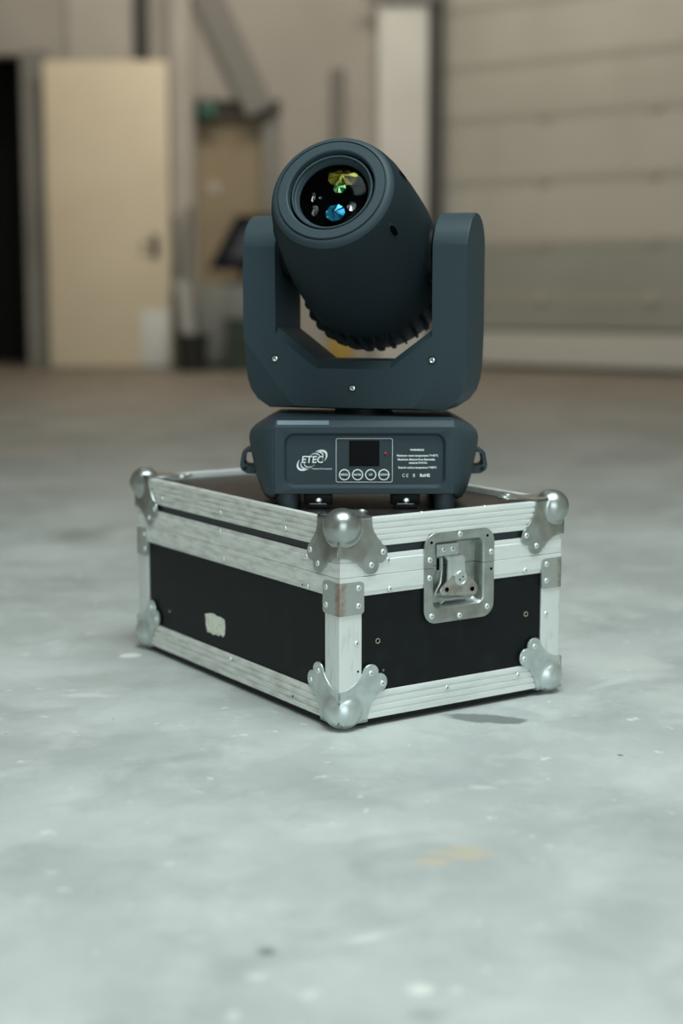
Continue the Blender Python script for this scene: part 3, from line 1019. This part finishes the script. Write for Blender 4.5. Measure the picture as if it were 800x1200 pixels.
tube(bm, [sp('front', 0.1915, -0.012, 0.1560), sp('front', 0.1915, -0.006, 0.1590), sp('front', 0.1925, -0.0045, 0.1640), sp('front', 0.2335, -0.0045, 0.1625), sp('front', 0.2345, -0.006, 0.158), sp('front', 0.2345, -0.012, 0.156)], 0.0016, 8)
tube(bm, [sp('front', 0.1890, -0.007, 0.206), sp('front', 0.1855, -0.006, 0.190), sp('front', 0.1775, -0.006, 0.176), sp('front', 0.1760, -0.007, 0.170)], 0.0018, 8)
add_box(bm, 0.1870, 0.1905, 0.006, 0.0135, 0.2060, 0.2270)
link_bm('wire_fork', bm, 'fork', latch)
box('fork_slot', 0.1860, 0.1920, 0.0110, 0.0138, 0.2080, 0.2260, 'hole', latch)

# ------------------------------------------------------------------ the moving-head light
YC, PZ, PSI, TH = 2.45, 0.29, 0.3114, math.radians(28)
fix = empty('moving_head_light', (0.0355, YC, PZ + GAP))
tag(fix, 'dark slate moving-head spotlight with tilted lens head standing on the flight case', 'spotlight')
FY = 2.330 - YC                                # front plane of the base, local


def base_ring(w, z0, z1, b, y, n=5):
    return [Vector((x, y, z)) for x, z in rrect(0, (z0 + z1) / 2, w, z1 - z0, b, n)]


# main base body with a recessed front panel and a bevelled top
bm = bmesh.new()
rc = (0.0004, 0.0770, 0.2488, 0.0840)          # recess centre and size
rings = [[Vector((x, FY + 0.006, z)) for x, z in rrect(rc[0], rc[1], rc[2] - 0.008, rc[3] - 0.008, 0.012, 5)],
         [Vector((x, FY + 0.005, z)) for x, z in rrect(rc[0], rc[1], rc[2] - 0.006, rc[3] - 0.006, 0.013, 5)],
         [Vector((x, FY + 0.0008, z)) for x, z in rrect(rc[0], rc[1], rc[2] - 0.001, rc[3] - 0.001, 0.0145, 5)],
         [Vector((x, FY, z)) for x, z in rrect(rc[0], rc[1], rc[2] + 0.002, rc[3] + 0.002, 0.015, 5)],
         base_ring(0.2766, 0.0258, 0.1290, 0.003, FY),
         base_ring(0.2786, 0.0250, 0.1305, 0.003, FY + 0.001),
         base_ring(0.2786, 0.0250, 0.1385, 0.003, FY + 0.010),
         base_ring(0.2786, 0.0250, 0.1415, 0.003, FY + 0.030),
         base_ring(0.2786, 0.0250, 0.1430, 0.003, FY + 0.12),
         base_ring(0.2786, 0.0250, 0.1415, 0.003, FY + 0.21),
         base_ring(0.2786, 0.0250, 0.1385, 0.003, FY + 0.232),
         base_ring(0.2766, 0.0258, 0.1300, 0.003, FY + 0.240)]
loft(bm, rings)
link_bm('base_body', bm, 'plastic', fix, smooth=25)

# bulging side housings with carrying lugs
CAP = [(0.0100, 0.1488), (0.0140, 0.158), (0.0250, 0.1655), (0.0450, 0.1725), (0.0750, 0.1790), (0.0950, 0.1828), (0.1060, 0.1838), (0.1150, 0.1815), (0.1215, 0.1755), (0.1300, 0.1620), (0.1370, 0.1480), (0.1405, 0.1400)]
for s in (-1, 1):
    bm = bmesh.new()
    rings = []
    NY = 20
    D = 0.1185
    for k in range(NY + 1):
        y = -D * math.cos(PI * k / NY)
        w = max(1 - abs(y / D) ** 2.6, 0.0) ** 0.62
        ring = []
        for z, x in CAP:
            zz = z if z > 0.03 else 0.0262 - (0.0262 - z) * min(1, w * 1.15)
            ztop = 0.1295
            zz = zz if zz < ztop else ztop + (zz - ztop) * min(1.0, w * 1.3)
            ring.append(Vector((s * (0.1396 + (x - 0.1396) * w), y, zz)))
        ring.append(Vector((s * 0.1385, y, ring[-1].z)))
        ring.append(Vector((s * 0.1385, y, ring[0].z)))
        rings.append(ring)
    loft(bm, rings)
    cap = link_bm('side_housing', bm, 'plastic', fix, smooth=40)
    # lug: a bent bracket with an opening
    bm = bmesh.new()
    lug = [(0.168, 0.0880), (0.1885, 0.0850), (0.1950, 0.0800), (0.1985, 0.0600), (0.1965, 0.0520), (0.1880, 0.0465), (0.1680, 0.0455)]
    hol = [(0.171, 0.0820), (0.1860, 0.0800), (0.1895, 0.0770), (0.1915, 0.0640), (0.1900, 0.0600), (0.1860, 0.0580), (0.1710, 0.0580)]
    for y0, y1 in ((-0.026, 0.026),):
        V = [[bm.verts.new((s * x, y, z)) for x, z in pl] for pl, y in ((lug, y0), (hol, y0), (hol, y1), (lug, y1))]
        for r1 in range(4):
            A_, B_ = V[r1], V[(r1 + 1) % 4]
            for k in range(len(lug)):
                k2 = (k + 1) % len(lug)
                bm.faces.new((A_[k], A_[k2], B_[k2], B_[k]))
    link_bm('carrying_lug', bm, 'plastic', cap, smooth=30)
    bm = bmesh.new()
    lathe(bm, [(0.0032, 0), (0.0032, 0.0006), (0.002, 0.0008), (0.0, 0.0008)], 12, Matrix.Translation((s * 0.1900, -0.0260, 0.0545)) @ frame_to((0, -1, 0)))
    link_bm('lug_hole', bm, 'plastic_black', cap)
    bm = bmesh.new()
    lathe(bm, [(0.0045, -0.002), (0.0042, 0.0008), (0.0025, 0.0012), (0.0, 0.0012)], 12, Matrix.Translation((s * 0.1765, -0.050, 0.112)) @ frame_to((s * 0.75, -0.65, 0.15)))
    link_bm('housing_screw', bm, 'plastic_black', cap)

# feet and the black quick-lock mounts between them
for x in (-0.1185, 0.1245):
    for y in (FY + 0.018, -FY - 0.018):
        bm = bmesh.new()
        lathe(bm, [(0.0, 0.0), (0.0140, 0.0), (0.0155, 0.0012), (0.0168, 0.027)], 24, cap0=False)
        link_bm('foot', bm, 'rubber', fix, loc=(x, y, 0))
for x in (-0.0720, 0.0640):
    bm = bmesh.new()
    add_box(bm, x - 0.0225, x + 0.0225, FY + 0.014, FY + 0.055, 0.006, 0.0255, 0.002)
    add_box(bm, x - 0.018, x + 0.018, FY + 0.010, FY + 0.05, 0.0, 0.008, 0.002)
    mo = link_bm('mount_block', bm, 'plastic_black', fix)
    bm = bmesh.new()
    lathe(bm, [(0.0052, 0), (0.0048, 0.002), (0.003, 0.0026), (0.0022, 0.0014), (0, 0.0014)], 14, Matrix.Translation((x + 0.001, FY + 0.0135, 0.0140)) @ frame_to((0, -1, 0.2)))
    link_bm('mount_screw', bm, 'chrome', mo)
    bm = bmesh.new()
    tube(bm, [(x - 0.013, FY + 0.009, 0.0085), (x + 0.013, FY + 0.009, 0.0085)], 0.0010, 8)
    link_bm('mount_pin', bm, 'chrome', mo)
    bm = bmesh.new()

# pale strip on the bevel of the top edge
bm = bmesh.new()
A = [Vector((-0.1345, FY + 0.0022, 0.1318)), Vector((-0.0550, FY + 0.0022, 0.1318)), Vector((-0.0550, FY + 0.0088, 0.1378)), Vector((-0.1345, FY + 0.0088, 0.1378))]
nrm = Vector((0, -0.66, 0.75)) * 0.0008
prism(bm, [p + nrm * 0.2 for p in A], [p + nrm for p in A])
tag(link_bm('bevel_strip', bm, 'pale_strip', fix, smooth=0), 'pale blue-grey strip')

# --- control panel
PYF = FY + 0.006                                # floor of the recess


def outline(name, pts_out, pts_in, material, parent, th=0.0004):
    bm = bmesh.new()
    a0 = [bm.verts.new((x, PYF - th, z)) for x, z in pts_out]
    a1 = [bm.verts.new((x, PYF - th, z)) for x, z in pts_in]
    b0 = [bm.verts.new((x, PYF + 0.0002, z)) for x, z in pts_out]
    b1 = [bm.verts.new((x, PYF + 0.0002, z)) for x, z in pts_in]
    n = len(a0)
    for i in range(n):
        j = (i + 1) % n
        bm.faces.new((a0[i], a0[j], a1[j], a1[i]))
        bm.faces.new((b0[i], b0[j], a0[j], a0[i]))
        bm.faces.new((a1[i], a1[j], b1[j], b1[i]))
    return link_bm(name, bm, material, parent, smooth=0)


def text(body, x, z, size, parent, name='lettering', material='white_print', align='CENTER', y=None, bold=0.0, sx=1.0, shear=0.0):
    cu = bpy.data.curves.new(name, 'FONT')
    cu.body = body
    cu.size = size
    cu.align_x = align
    cu.align_y = 'CENTER'
    cu.extrude = 0.0002
    cu.offset = bold
    cu.shear = shear
    cu.resolution_u = 3
    to = bpy.data.objects.new('lettering_source', cu)
    COL.objects.link(to)
    dg = bpy.context.evaluated_depsgraph_get()
    me = bpy.data.meshes.new_from_object(to.evaluated_get(dg))
    bpy.data.objects.remove(to)
    me.materials.clear()
    me.materials.append(M[material])
    o = bpy.data.objects.new(name, me)
    COL.objects.link(o)
    o.parent = parent
    o.location = (x, (PYF if y is None else y) - 0.0003, z)
    o.rotation_euler = (PI / 2, 0, 0)
    o.scale = (sx, 1, 1)
    return o


disp = outline('display_frame', rrect(-0.0003, 0.0769, 0.0876, 0.0684, 0.003, 4), rrect(-0.0003, 0.0769, 0.0862, 0.0670, 0.0024, 4), 'white_print', fix)
bm = bmesh.new()
add_box(bm, -0.0237, 0.0231, PYF - 0.0008, PYF + 0.002, 0.0677, 0.1074, 0.0004, 1)
link_bm('lcd_screen', bm, 'screen', fix)
bm = bmesh.new()
lathe(bm, [(0.0027, 0.0), (0.0026, 0.0008), (0.0016, 0.0018), (0.0, 0.0021)], 14, Matrix.Translation((0.0323, PYF, 0.0868)) @ frame_to((0, -1, 0)))
link_bm('indicator_led', bm, 'red_led', fix)
for x, s in ((-0.0309, 'MENU'), (-0.0106, 'ENTER'), (0.0097, 'UP'), (0.0300, 'DOWN')):
    bm = bmesh.new()
    lathe(bm, [(0.0072, -0.001), (0.0070, 0.0009), (0.0062, 0.0012), (0.0, 0.0012)], 28, Matrix.Translation((x, PYF, 0.0546)) @ frame_to((0, -1, 0)))
    b = link_bm('button', bm, 'plastic', fix)
    n = 36
    outline('button_ring', [(x + 0.0087 * math.cos(2 * PI * i / n), 0.0546 + 0.0087 * math.sin(2 * PI * i / n)) for i in range(n)],
            [(x + 0.0071 * math.cos(2 * PI * i / n), 0.0546 + 0.0071 * math.sin(2 * PI * i / n)) for i in range(n)], 'white_print', b, 0.0012)
    text(s, x, 0.0546, 0.0046 if len(s) < 5 else 0.0040, b, y=PYF - 0.0012, bold=0.00012, sx=0.95)

# maker's logo: block letters between two fans of crescents
logo = empty('logo', (0, 0, 0))
logo.parent = fix


def crescent(cx, cz, rx, rz, tilt, a0, a1, wmax, flip=1):
    n = 26
    bm = bmesh.new()
    o_, i_ = [], []
    for k in range(n + 1):
        f = k / n
        a = math.radians(a0 + (a1 - a0) * f)
        w = wmax * math.sin(PI * f) ** 0.8
        for lst, dr in ((o_, 0.0), (i_, -w)):
            x, z = (rx + dr) * math.cos(a), (rz + dr) * math.sin(a)
            lst.append((cx + x * math.cos(tilt) - z * math.sin(tilt), cz + x * math.sin(tilt) + z * math.cos(tilt)))
    for k in range(n):
        q = [o_[k], o_[k + 1], i_[k + 1], i_[k]]
        fr = [Vector((x, PYF - 0.0002, z)) for x, z in q]
        vs = [bm.verts.new(p) for p in fr]
        try:
            bm.faces.new(vs)
        except ValueError:
            pass
    r = bmesh.ops.extrude_face_region(bm, geom=bm.faces[:])
    for v in r['geom']:
        if isinstance(v, bmesh.types.BMVert):
            v.co.y += 0.0003
    link_bm('crescent', bm, 'white_print', logo, smooth=0)


t = math.radians(35)
crescent(-0.0700, 0.0820, 0.0140, 0.0100, t, -80, 118, 0.0034)
crescent(-0.0745, 0.0805, 0.0125, 0.0090, t, -70, 112, 0.0020)
crescent(-0.0785, 0.0790, 0.0110, 0.0078, t, -55, 105, 0.0015)
crescent(-0.0920, 0.0718, 0.0140, 0.0100, t, 100, 298, 0.0034)
crescent(-0.0875, 0.0733, 0.0125, 0.0090, t, 110, 292, 0.0020)
crescent(-0.0835, 0.0748, 0.0110, 0.0078, t, 125, 285, 0.0015)
text('ETEC', -0.0808, 0.0778, 0.0150, logo, y=PYF - 0.0006, material='plastic', bold=0.0011, sx=0.98, shear=0.12)
text('ETEC', -0.0808, 0.0778, 0.0150, logo, y=PYF - 0.0010, bold=0.0003, sx=0.98, shear=0.12)
text('Professional Show Equipment', -0.0500, 0.0638, 0.0031, fix, align='RIGHT', bold=0.00003, sx=0.85)

# warning text
text('WARNING!', 0.0812, 0.0930, 0.0042, fix, bold=0.00018)
text('Maximum room temperature T=40°C', 0.0818, 0.0842, 0.0044, fix, bold=0.00016, sx=0.94)
text('Maximum distance from flammable', 0.0800, 0.0782, 0.0044, fix, bold=0.00016, sx=0.93)
text('material D=0.5m', 0.0828, 0.0730, 0.0044, fix, bold=0.00016, sx=0.94)
text('Exterior surface temperature T=80°C', 0.0818, 0.0656, 0.0044, fix, bold=0.00016, sx=0.87)
text('RoHS', 0.0934, 0.0534, 0.0066, fix, bold=0.0003)
ce = bmesh.new()
for cx, arm in ((0.0612, False), (0.0668, True)):
    n = 14
    for k in range(n):
        a0, a1 = math.radians(62 + 236 * k / n), math.radians(62 + 236 * (k + 1) / n)
        q = [(cx + r * math.cos(a), 0.0534 + r * math.sin(a)) for r, a in ((0.0026, a0), (0.0026, a1), (0.0019, a1), (0.0019, a0))]
        prism(ce, [Vector((x, PYF - 0.0004, z)) for x, z in q], [Vector((x, PYF + 0.0001, z)) for x, z in q])
    if arm:
        add_box(ce, cx - 0.0024, cx + 0.0006, PYF - 0.0004, PYF + 0.0001, 0.0531, 0.0538)
link_bm('approval_mark', ce, 'white_print', fix, smooth=0)
wb = bmesh.new()
bx, bz = 0.0766, 0.0536
for q in (((-0.0013, 0.0020), (0.0013, 0.0020), (0.0013, 0.0014), (-0.0013, 0.0014)), ((-0.0011, 0.0012), (0.0011, 0.0012), (0.0008, -0.0012), (-0.0008, -0.0012)),
          ((-0.0016, -0.0021), (0.0016, -0.0021), (0.0016, -0.0026), (-0.0016, -0.0026))):
    prism(wb, [Vector((bx + x, PYF - 0.0004, bz + z)) for x, z in q], [Vector((bx + x, PYF + 0.0001, bz + z)) for x, z in q])
for s in (-1, 1):
    q = [(s * -0.0017, 0.0022), (s * -0.0013, 0.0025), (s * 0.0017, -0.0015), (s * 0.0013, -0.0018)]
    prism(wb, [Vector((bx + x, PYF - 0.0006, bz + z)) for x, z in q], [Vector((bx + x, PYF + 0.0001, bz + z)) for x, z in q])
link_bm('bin_mark', wb, 'white_print', fix, smooth=0)

# --- neck
bm = bmesh.new()
prof = [(0.047, 0.139), (0.047, 0.145), (0.0445, 0.146), (0.0445, 0.160)]
lathe(bm, prof, 64, cap0=True, cap1=True)
for k in range(56):
    a = 2 * PI * k / 56
    mxr = Matrix.Rotation(a, 4, 'Z')
    add_box(bm, 0.0440, 0.0458, -0.0011, 0.0011, 0.1455, 0.1535, mx=mxr)
link_bm('neck', bm, 'plastic_black', fix, smooth=30)

# --- yoke, turned about the vertical
yoke = empty('yoke', (0, 0, 0), -PSI)
yoke.parent = fix
a_, d_, b_ = 0.1828, 0.0606, 0.1284
ZB = 0.4438 - PZ
ZT = 0.7464 - PZ
CHA = [(a_, 0.5620 - PZ), (0.1818, 0.5530 - PZ), (0.1765, 0.5440 - PZ), (0.1090, 0.4560 - PZ), (0.0975, 0.4450 - PZ)]      # front chamfer
CHB = [(a_ + 0.001, 0.5080 - PZ), (0.1812, 0.4880 - PZ), (0.1755, 0.4700 - PZ), (0.1640, 0.4545 - PZ), (0.1430, 0.4410 - PZ)]  # full-depth corner


def yoke_ring(y, k, m):
    """front view outline at depth y; k blends the corner from front chamfer (0) to full (1), m the notch bevel"""
    R = d_
    ztop = ZT - R + math.sqrt(max(R * R - (y * 0.985) ** 2, 0.0))
    cc = [(p[0] + (q_[0] - p[0]) * k, p[1] + (q_[1] - p[1]) * k) for p, q_ in zip(CHA, CHB)]
    zb = ZB + (0.4410 - 0.4438) * k
    n1 = (b_, 0.5560 - PZ + 0.013 * m)
    n2 = (0.0605, 0.5050 - PZ + 0.013 * m)
    right = [(0.03, zb), cc[4], cc[3], cc[2], cc[1], cc[0], (a_ + 0.001 * k, ztop - 0.0015), (a_ - 0.0015, ztop), (b_ + 0.0015, ztop), (b_, ztop - 0.0015), n1, n2]
    left = [(-x, z) for x, z in right][::-1]
    return [Vector((x, y, z)) for x, z in right + left]


bm = bmesh.new()
fs = [math.sin(PI / 2 * k / 16) for k in range(-16, 17)]
fs = sorted(fs + [-0.97, -0.88, -0.78, 0.78, 0.88, 0.97])
rings = []
for f in fs:
    k = min(1.0, (1 - abs(f)) / 0.22)
    rings.append(yoke_ring(f * d_, k, k))
VY = loft(bm, rings, True, False, False)
NR = len(VY[0])
for ring in (VY[0], VY[-1]):                    # the flat front and back: two arms, two corners and the bar between them
    for idx in ((5, 6, 7, 8, 9, 10), (0, 1, 2, 3, 4, 5, 10, 11)):
        bm.faces.new([ring[i] for i in idx])
        bm.faces.new([ring[NR - 1 - i] for i in idx])
    bm.faces.new([ring[i] for i in (0, 11, NR - 12, NR - 1)])
link_bm('yoke_frame', bm, 'plastic', yoke, smooth=14, sharp=lambda e: all(abs(abs(v.co.y) - d_) < 1e-5 for v in e.verts))
for x, z in ((-0.1293, 0.5198), (0.1288, 0.5205), (0.0, 0.4747)):
    bm = bmesh.new()
    lathe(bm, [(0.0062, 0.0), (0.0062, 0.0006), (0.0052, 0.0006)], 18, frame_to((0, -1, 0)))
    rgm = len(bm.faces)
    lathe(bm, [(0.0046, 0.0), (0.0044, 0.0012), (0.003, 0.0018), (0.0022, 0.0010), (0.0, 0.0010)], 18, frame_to((0, -1, 0)))
    for i, f in enumerate(bm.faces):
        if i < rgm:
            f.material_index = 1
    link_bm('yoke_screw', bm, ['chrome', 'plastic_black'], yoke, loc=(x, -d_, z - PZ))

# --- the head, tilted in the yoke; its local z axis is the optical axis
head = empty('lamp_head', (0, 0, 0))
head.parent = fix
ax = Vector((-math.sin(PSI) * math.cos(TH), -math.cos(PSI) * math.cos(TH), math.sin(TH)))
ex = Vector((math.cos(PSI), -math.sin(PSI), 0))
upv = ex.cross(ax)
upv = upv if upv.z > 0 else -upv
# local x = ex, local y = up, local z = axis
HM = Matrix((ex, upv, ax)).transposed().to_4x4()
if HM.determinant() < 0:
    HM = Matrix((-ex, upv, ax)).transposed().to_4x4()
head.matrix_local = Matrix.Translation((0, 0, 0.685 - PZ)) @ HM
bm = bmesh.new()
prof = [(0.0, -0.150), (0.085, -0.150), (0.096, -0.144), (0.105, -0.125), (0.1125, -0.095), (0.1135, -0.064), (0.1185, -0.060), (0.1195, -0.030), (0.1195, 0.0), (0.1188, 0.030), (0.1165, 0.060), (0.1135, 0.088),
        (0.1095, 0.118), (0.1055, 0.145), (0.1010, 0.163), (0.0965, 0.176), (0.0945, 0.180), (0.0930, 0.181), (0.0662, 0.181), (0.0655, 0.150), (0.0, 0.150)]
lathe(bm, prof, 96)
link_bm('head_shell', bm, 'plastic_shaded', head, smooth=26)
bm = bmesh.new()
prof = [(0.0655, 0.179), (0.0938, 0.179), (0.0941, 0.1815), (0.0925, 0.1845), (0.0900, 0.1868), (0.0870, 0.1885), (0.0845, 0.1888), (0.0838, 0.1868), (0.0828, 0.1868), (0.0820, 0.1895), (0.0810, 0.1903),
        (0.0690, 0.1903), (0.0672, 0.1893), (0.0662, 0.1870), (0.0655, 0.179)]
lathe(bm, prof, 96)
link_bm('front_bezel', bm, 'plastic', head, smooth=26)
bm = bmesh.new()
prof = [(0.0628, 0.1500), (0.0628, 0.1835), (0.0620, 0.1850), (0.0600, 0.1850), (0.0592, 0.1838), (0.0588, 0.1800), (0.0572, 0.1796), (0.0560, 0.1770), (0.0530, 0.1730), (0.0530, 0.1500)]
lathe(bm, prof, 72)
link_bm('lens_barrel', bm, 'plastic', head, smooth=26)
bm = bmesh.new()
prof = [(0.0538 * math.sin(t_ / 14 * 0.5 * PI), 0.1725 + 0.0115 * math.cos(t_ / 14 * 0.5 * PI)) for t_ in range(15)]
lathe(bm, prof, 64)
link_bm('front_lens', bm, 'lens', head, smooth=60)
bm = bmesh.new()
lathe(bm, [(0.0, 0.1515), (0.0525, 0.1515), (0.0528, 0.172)], 48)
link_bm('lens_well', bm, 'well', head)


def facet(name, cx, cy, rx, ry, t0, depth, n, material, tilt=(0, 0), inner=0.18):
    """reflection in the lens, built as a faceted glass element: a shallow star of flat petals"""
    bm = bmesh.new()
    c0 = bm.verts.new((cx + tilt[0], cy + tilt[1], t0 + depth))
    rim, mid = [], []
    for k in range(2 * n):
        a = PI * k / n
        zz = t0 + (depth * 0.45 if k % 2 else 0)
        rim.append(bm.verts.new((cx + rx * math.cos(a), cy + ry * math.sin(a), zz)))
    for k in range(2 * n):
        bm.faces.new((rim[k], rim[(k + 1) % (2 * n)], c0))
    low = [bm.verts.new((v.co.x, v.co.y, t0 - 0.002)) for v in rim]
    for k in range(2 * n):
        bm.faces.new((low[k], low[(k + 1) % (2 * n)], rim[(k + 1) % (2 * n)], rim[k]))
    bm.faces.new(low)
    return link_bm(name, bm, material, head, smooth=0)


facet('yellow_filter_reflection', 0.003, 0.042, 0.0235, 0.0165, 0.1560, 0.007, 8, 'dichro_yellow')  # reflections of inner filters in the lens, built as coloured facets
facet('green_filter_reflection', 0.0015, 0.0215, 0.0098, 0.0085, 0.1585, 0.005, 6, 'dichro_green')
facet('blue_filter_reflection', 0.0005, -0.0195, 0.0150, 0.0140, 0.1560, 0.006, 7, 'dichro_blue')
facet('clear_reflection', -0.0325, -0.0150, 0.0055, 0.0095, 0.1560, 0.006, 4, 'dichro_clear')
facet('clear_reflection', -0.0385, 0.0085, 0.0030, 0.0085, 0.1560, 0.004, 4, 'dichro_clear')
facet('clear_reflection', 0.0245, -0.0090, 0.0075, 0.0080, 0.1560, 0.005, 5, 'dichro_clear')
facet('clear_reflection', -0.0270, 0.0070, 0.0022, 0.0025, 0.1560, 0.003, 3, 'dichro_clear')

# cooling fins around the rear, the side slots and the tilt bearings
FN = 34
for k in range(FN):
    mxr = Matrix.Rotation(2 * PI * (k + 0.25) / FN, 4, 'Z')
    bm = bmesh.new()
    pf = [(0.108, 0.108, -0.060), (0.1190, 0.111, -0.060), (0.1262, 0.113, -0.078), (0.1262, 0.113, -0.088), (0.1180, 0.110, -0.112), (0.106, 0.104, -0.134), (0.098, 0.098, -0.134)]
    wd = lambda r: 0.0008 if r > 0.12 else 0.0017
    prism(bm, [mxr @ Vector((r, -wd(r), t_)) for r, b0, t_ in pf], [mxr @ Vector((r, wd(r), t_)) for r, b0, t_ in pf])
    link_bm('cooling_fin', bm, 'plastic_shaded', head, smooth=0)
for ang in (-27, 27, 153, 207):
    an = math.radians(ang)
    mxr = Matrix.Rotation(an, 4, 'Z')
    bm = bmesh.new()
    ring = []
    for k in range(16):
        a = 2 * PI * k / 16
        ring.append((0.0135 * math.cos(a), 0.0058 * math.sin(a)))
    t0, r0, sl = 0.150, 0.1044, math.atan2(0.0045, 0.018)
    for rr_, off in ((1.25, 0.0003), (1.0, 0.0009), (0.85, 0.0006)):
        pass
    V0 = []
    for rr_, off in ((1.25, -0.001), (1.05, 0.0010), (0.92, 0.0012), (0.85, 0.0004)):
        V0.append([mxr @ Vector((r0 + off - v * 0.25 * rr_, w_ * rr_, t0 + v * rr_)) for v, w_ in ring])
    loft(bm, V0, True, False, True)
    for f in bm.faces:
        if len(f.verts) > 4:
            f.material_index = 1
    link_bm('side_slot', bm, ['plastic_shaded', 'hole'], head, smooth=30)
for s in (-1, 1):
    bm = bmesh.new()
    lathe(bm, [(0.046, 0.108), (0.046, 0.122), (0.040, 0.1235), (0.040, 0.1290)], 40, frame_to((s, 0, 0), (0, 1, 0)), cap1=True)
    link_bm('tilt_bearing', bm, 'plastic_black', head)
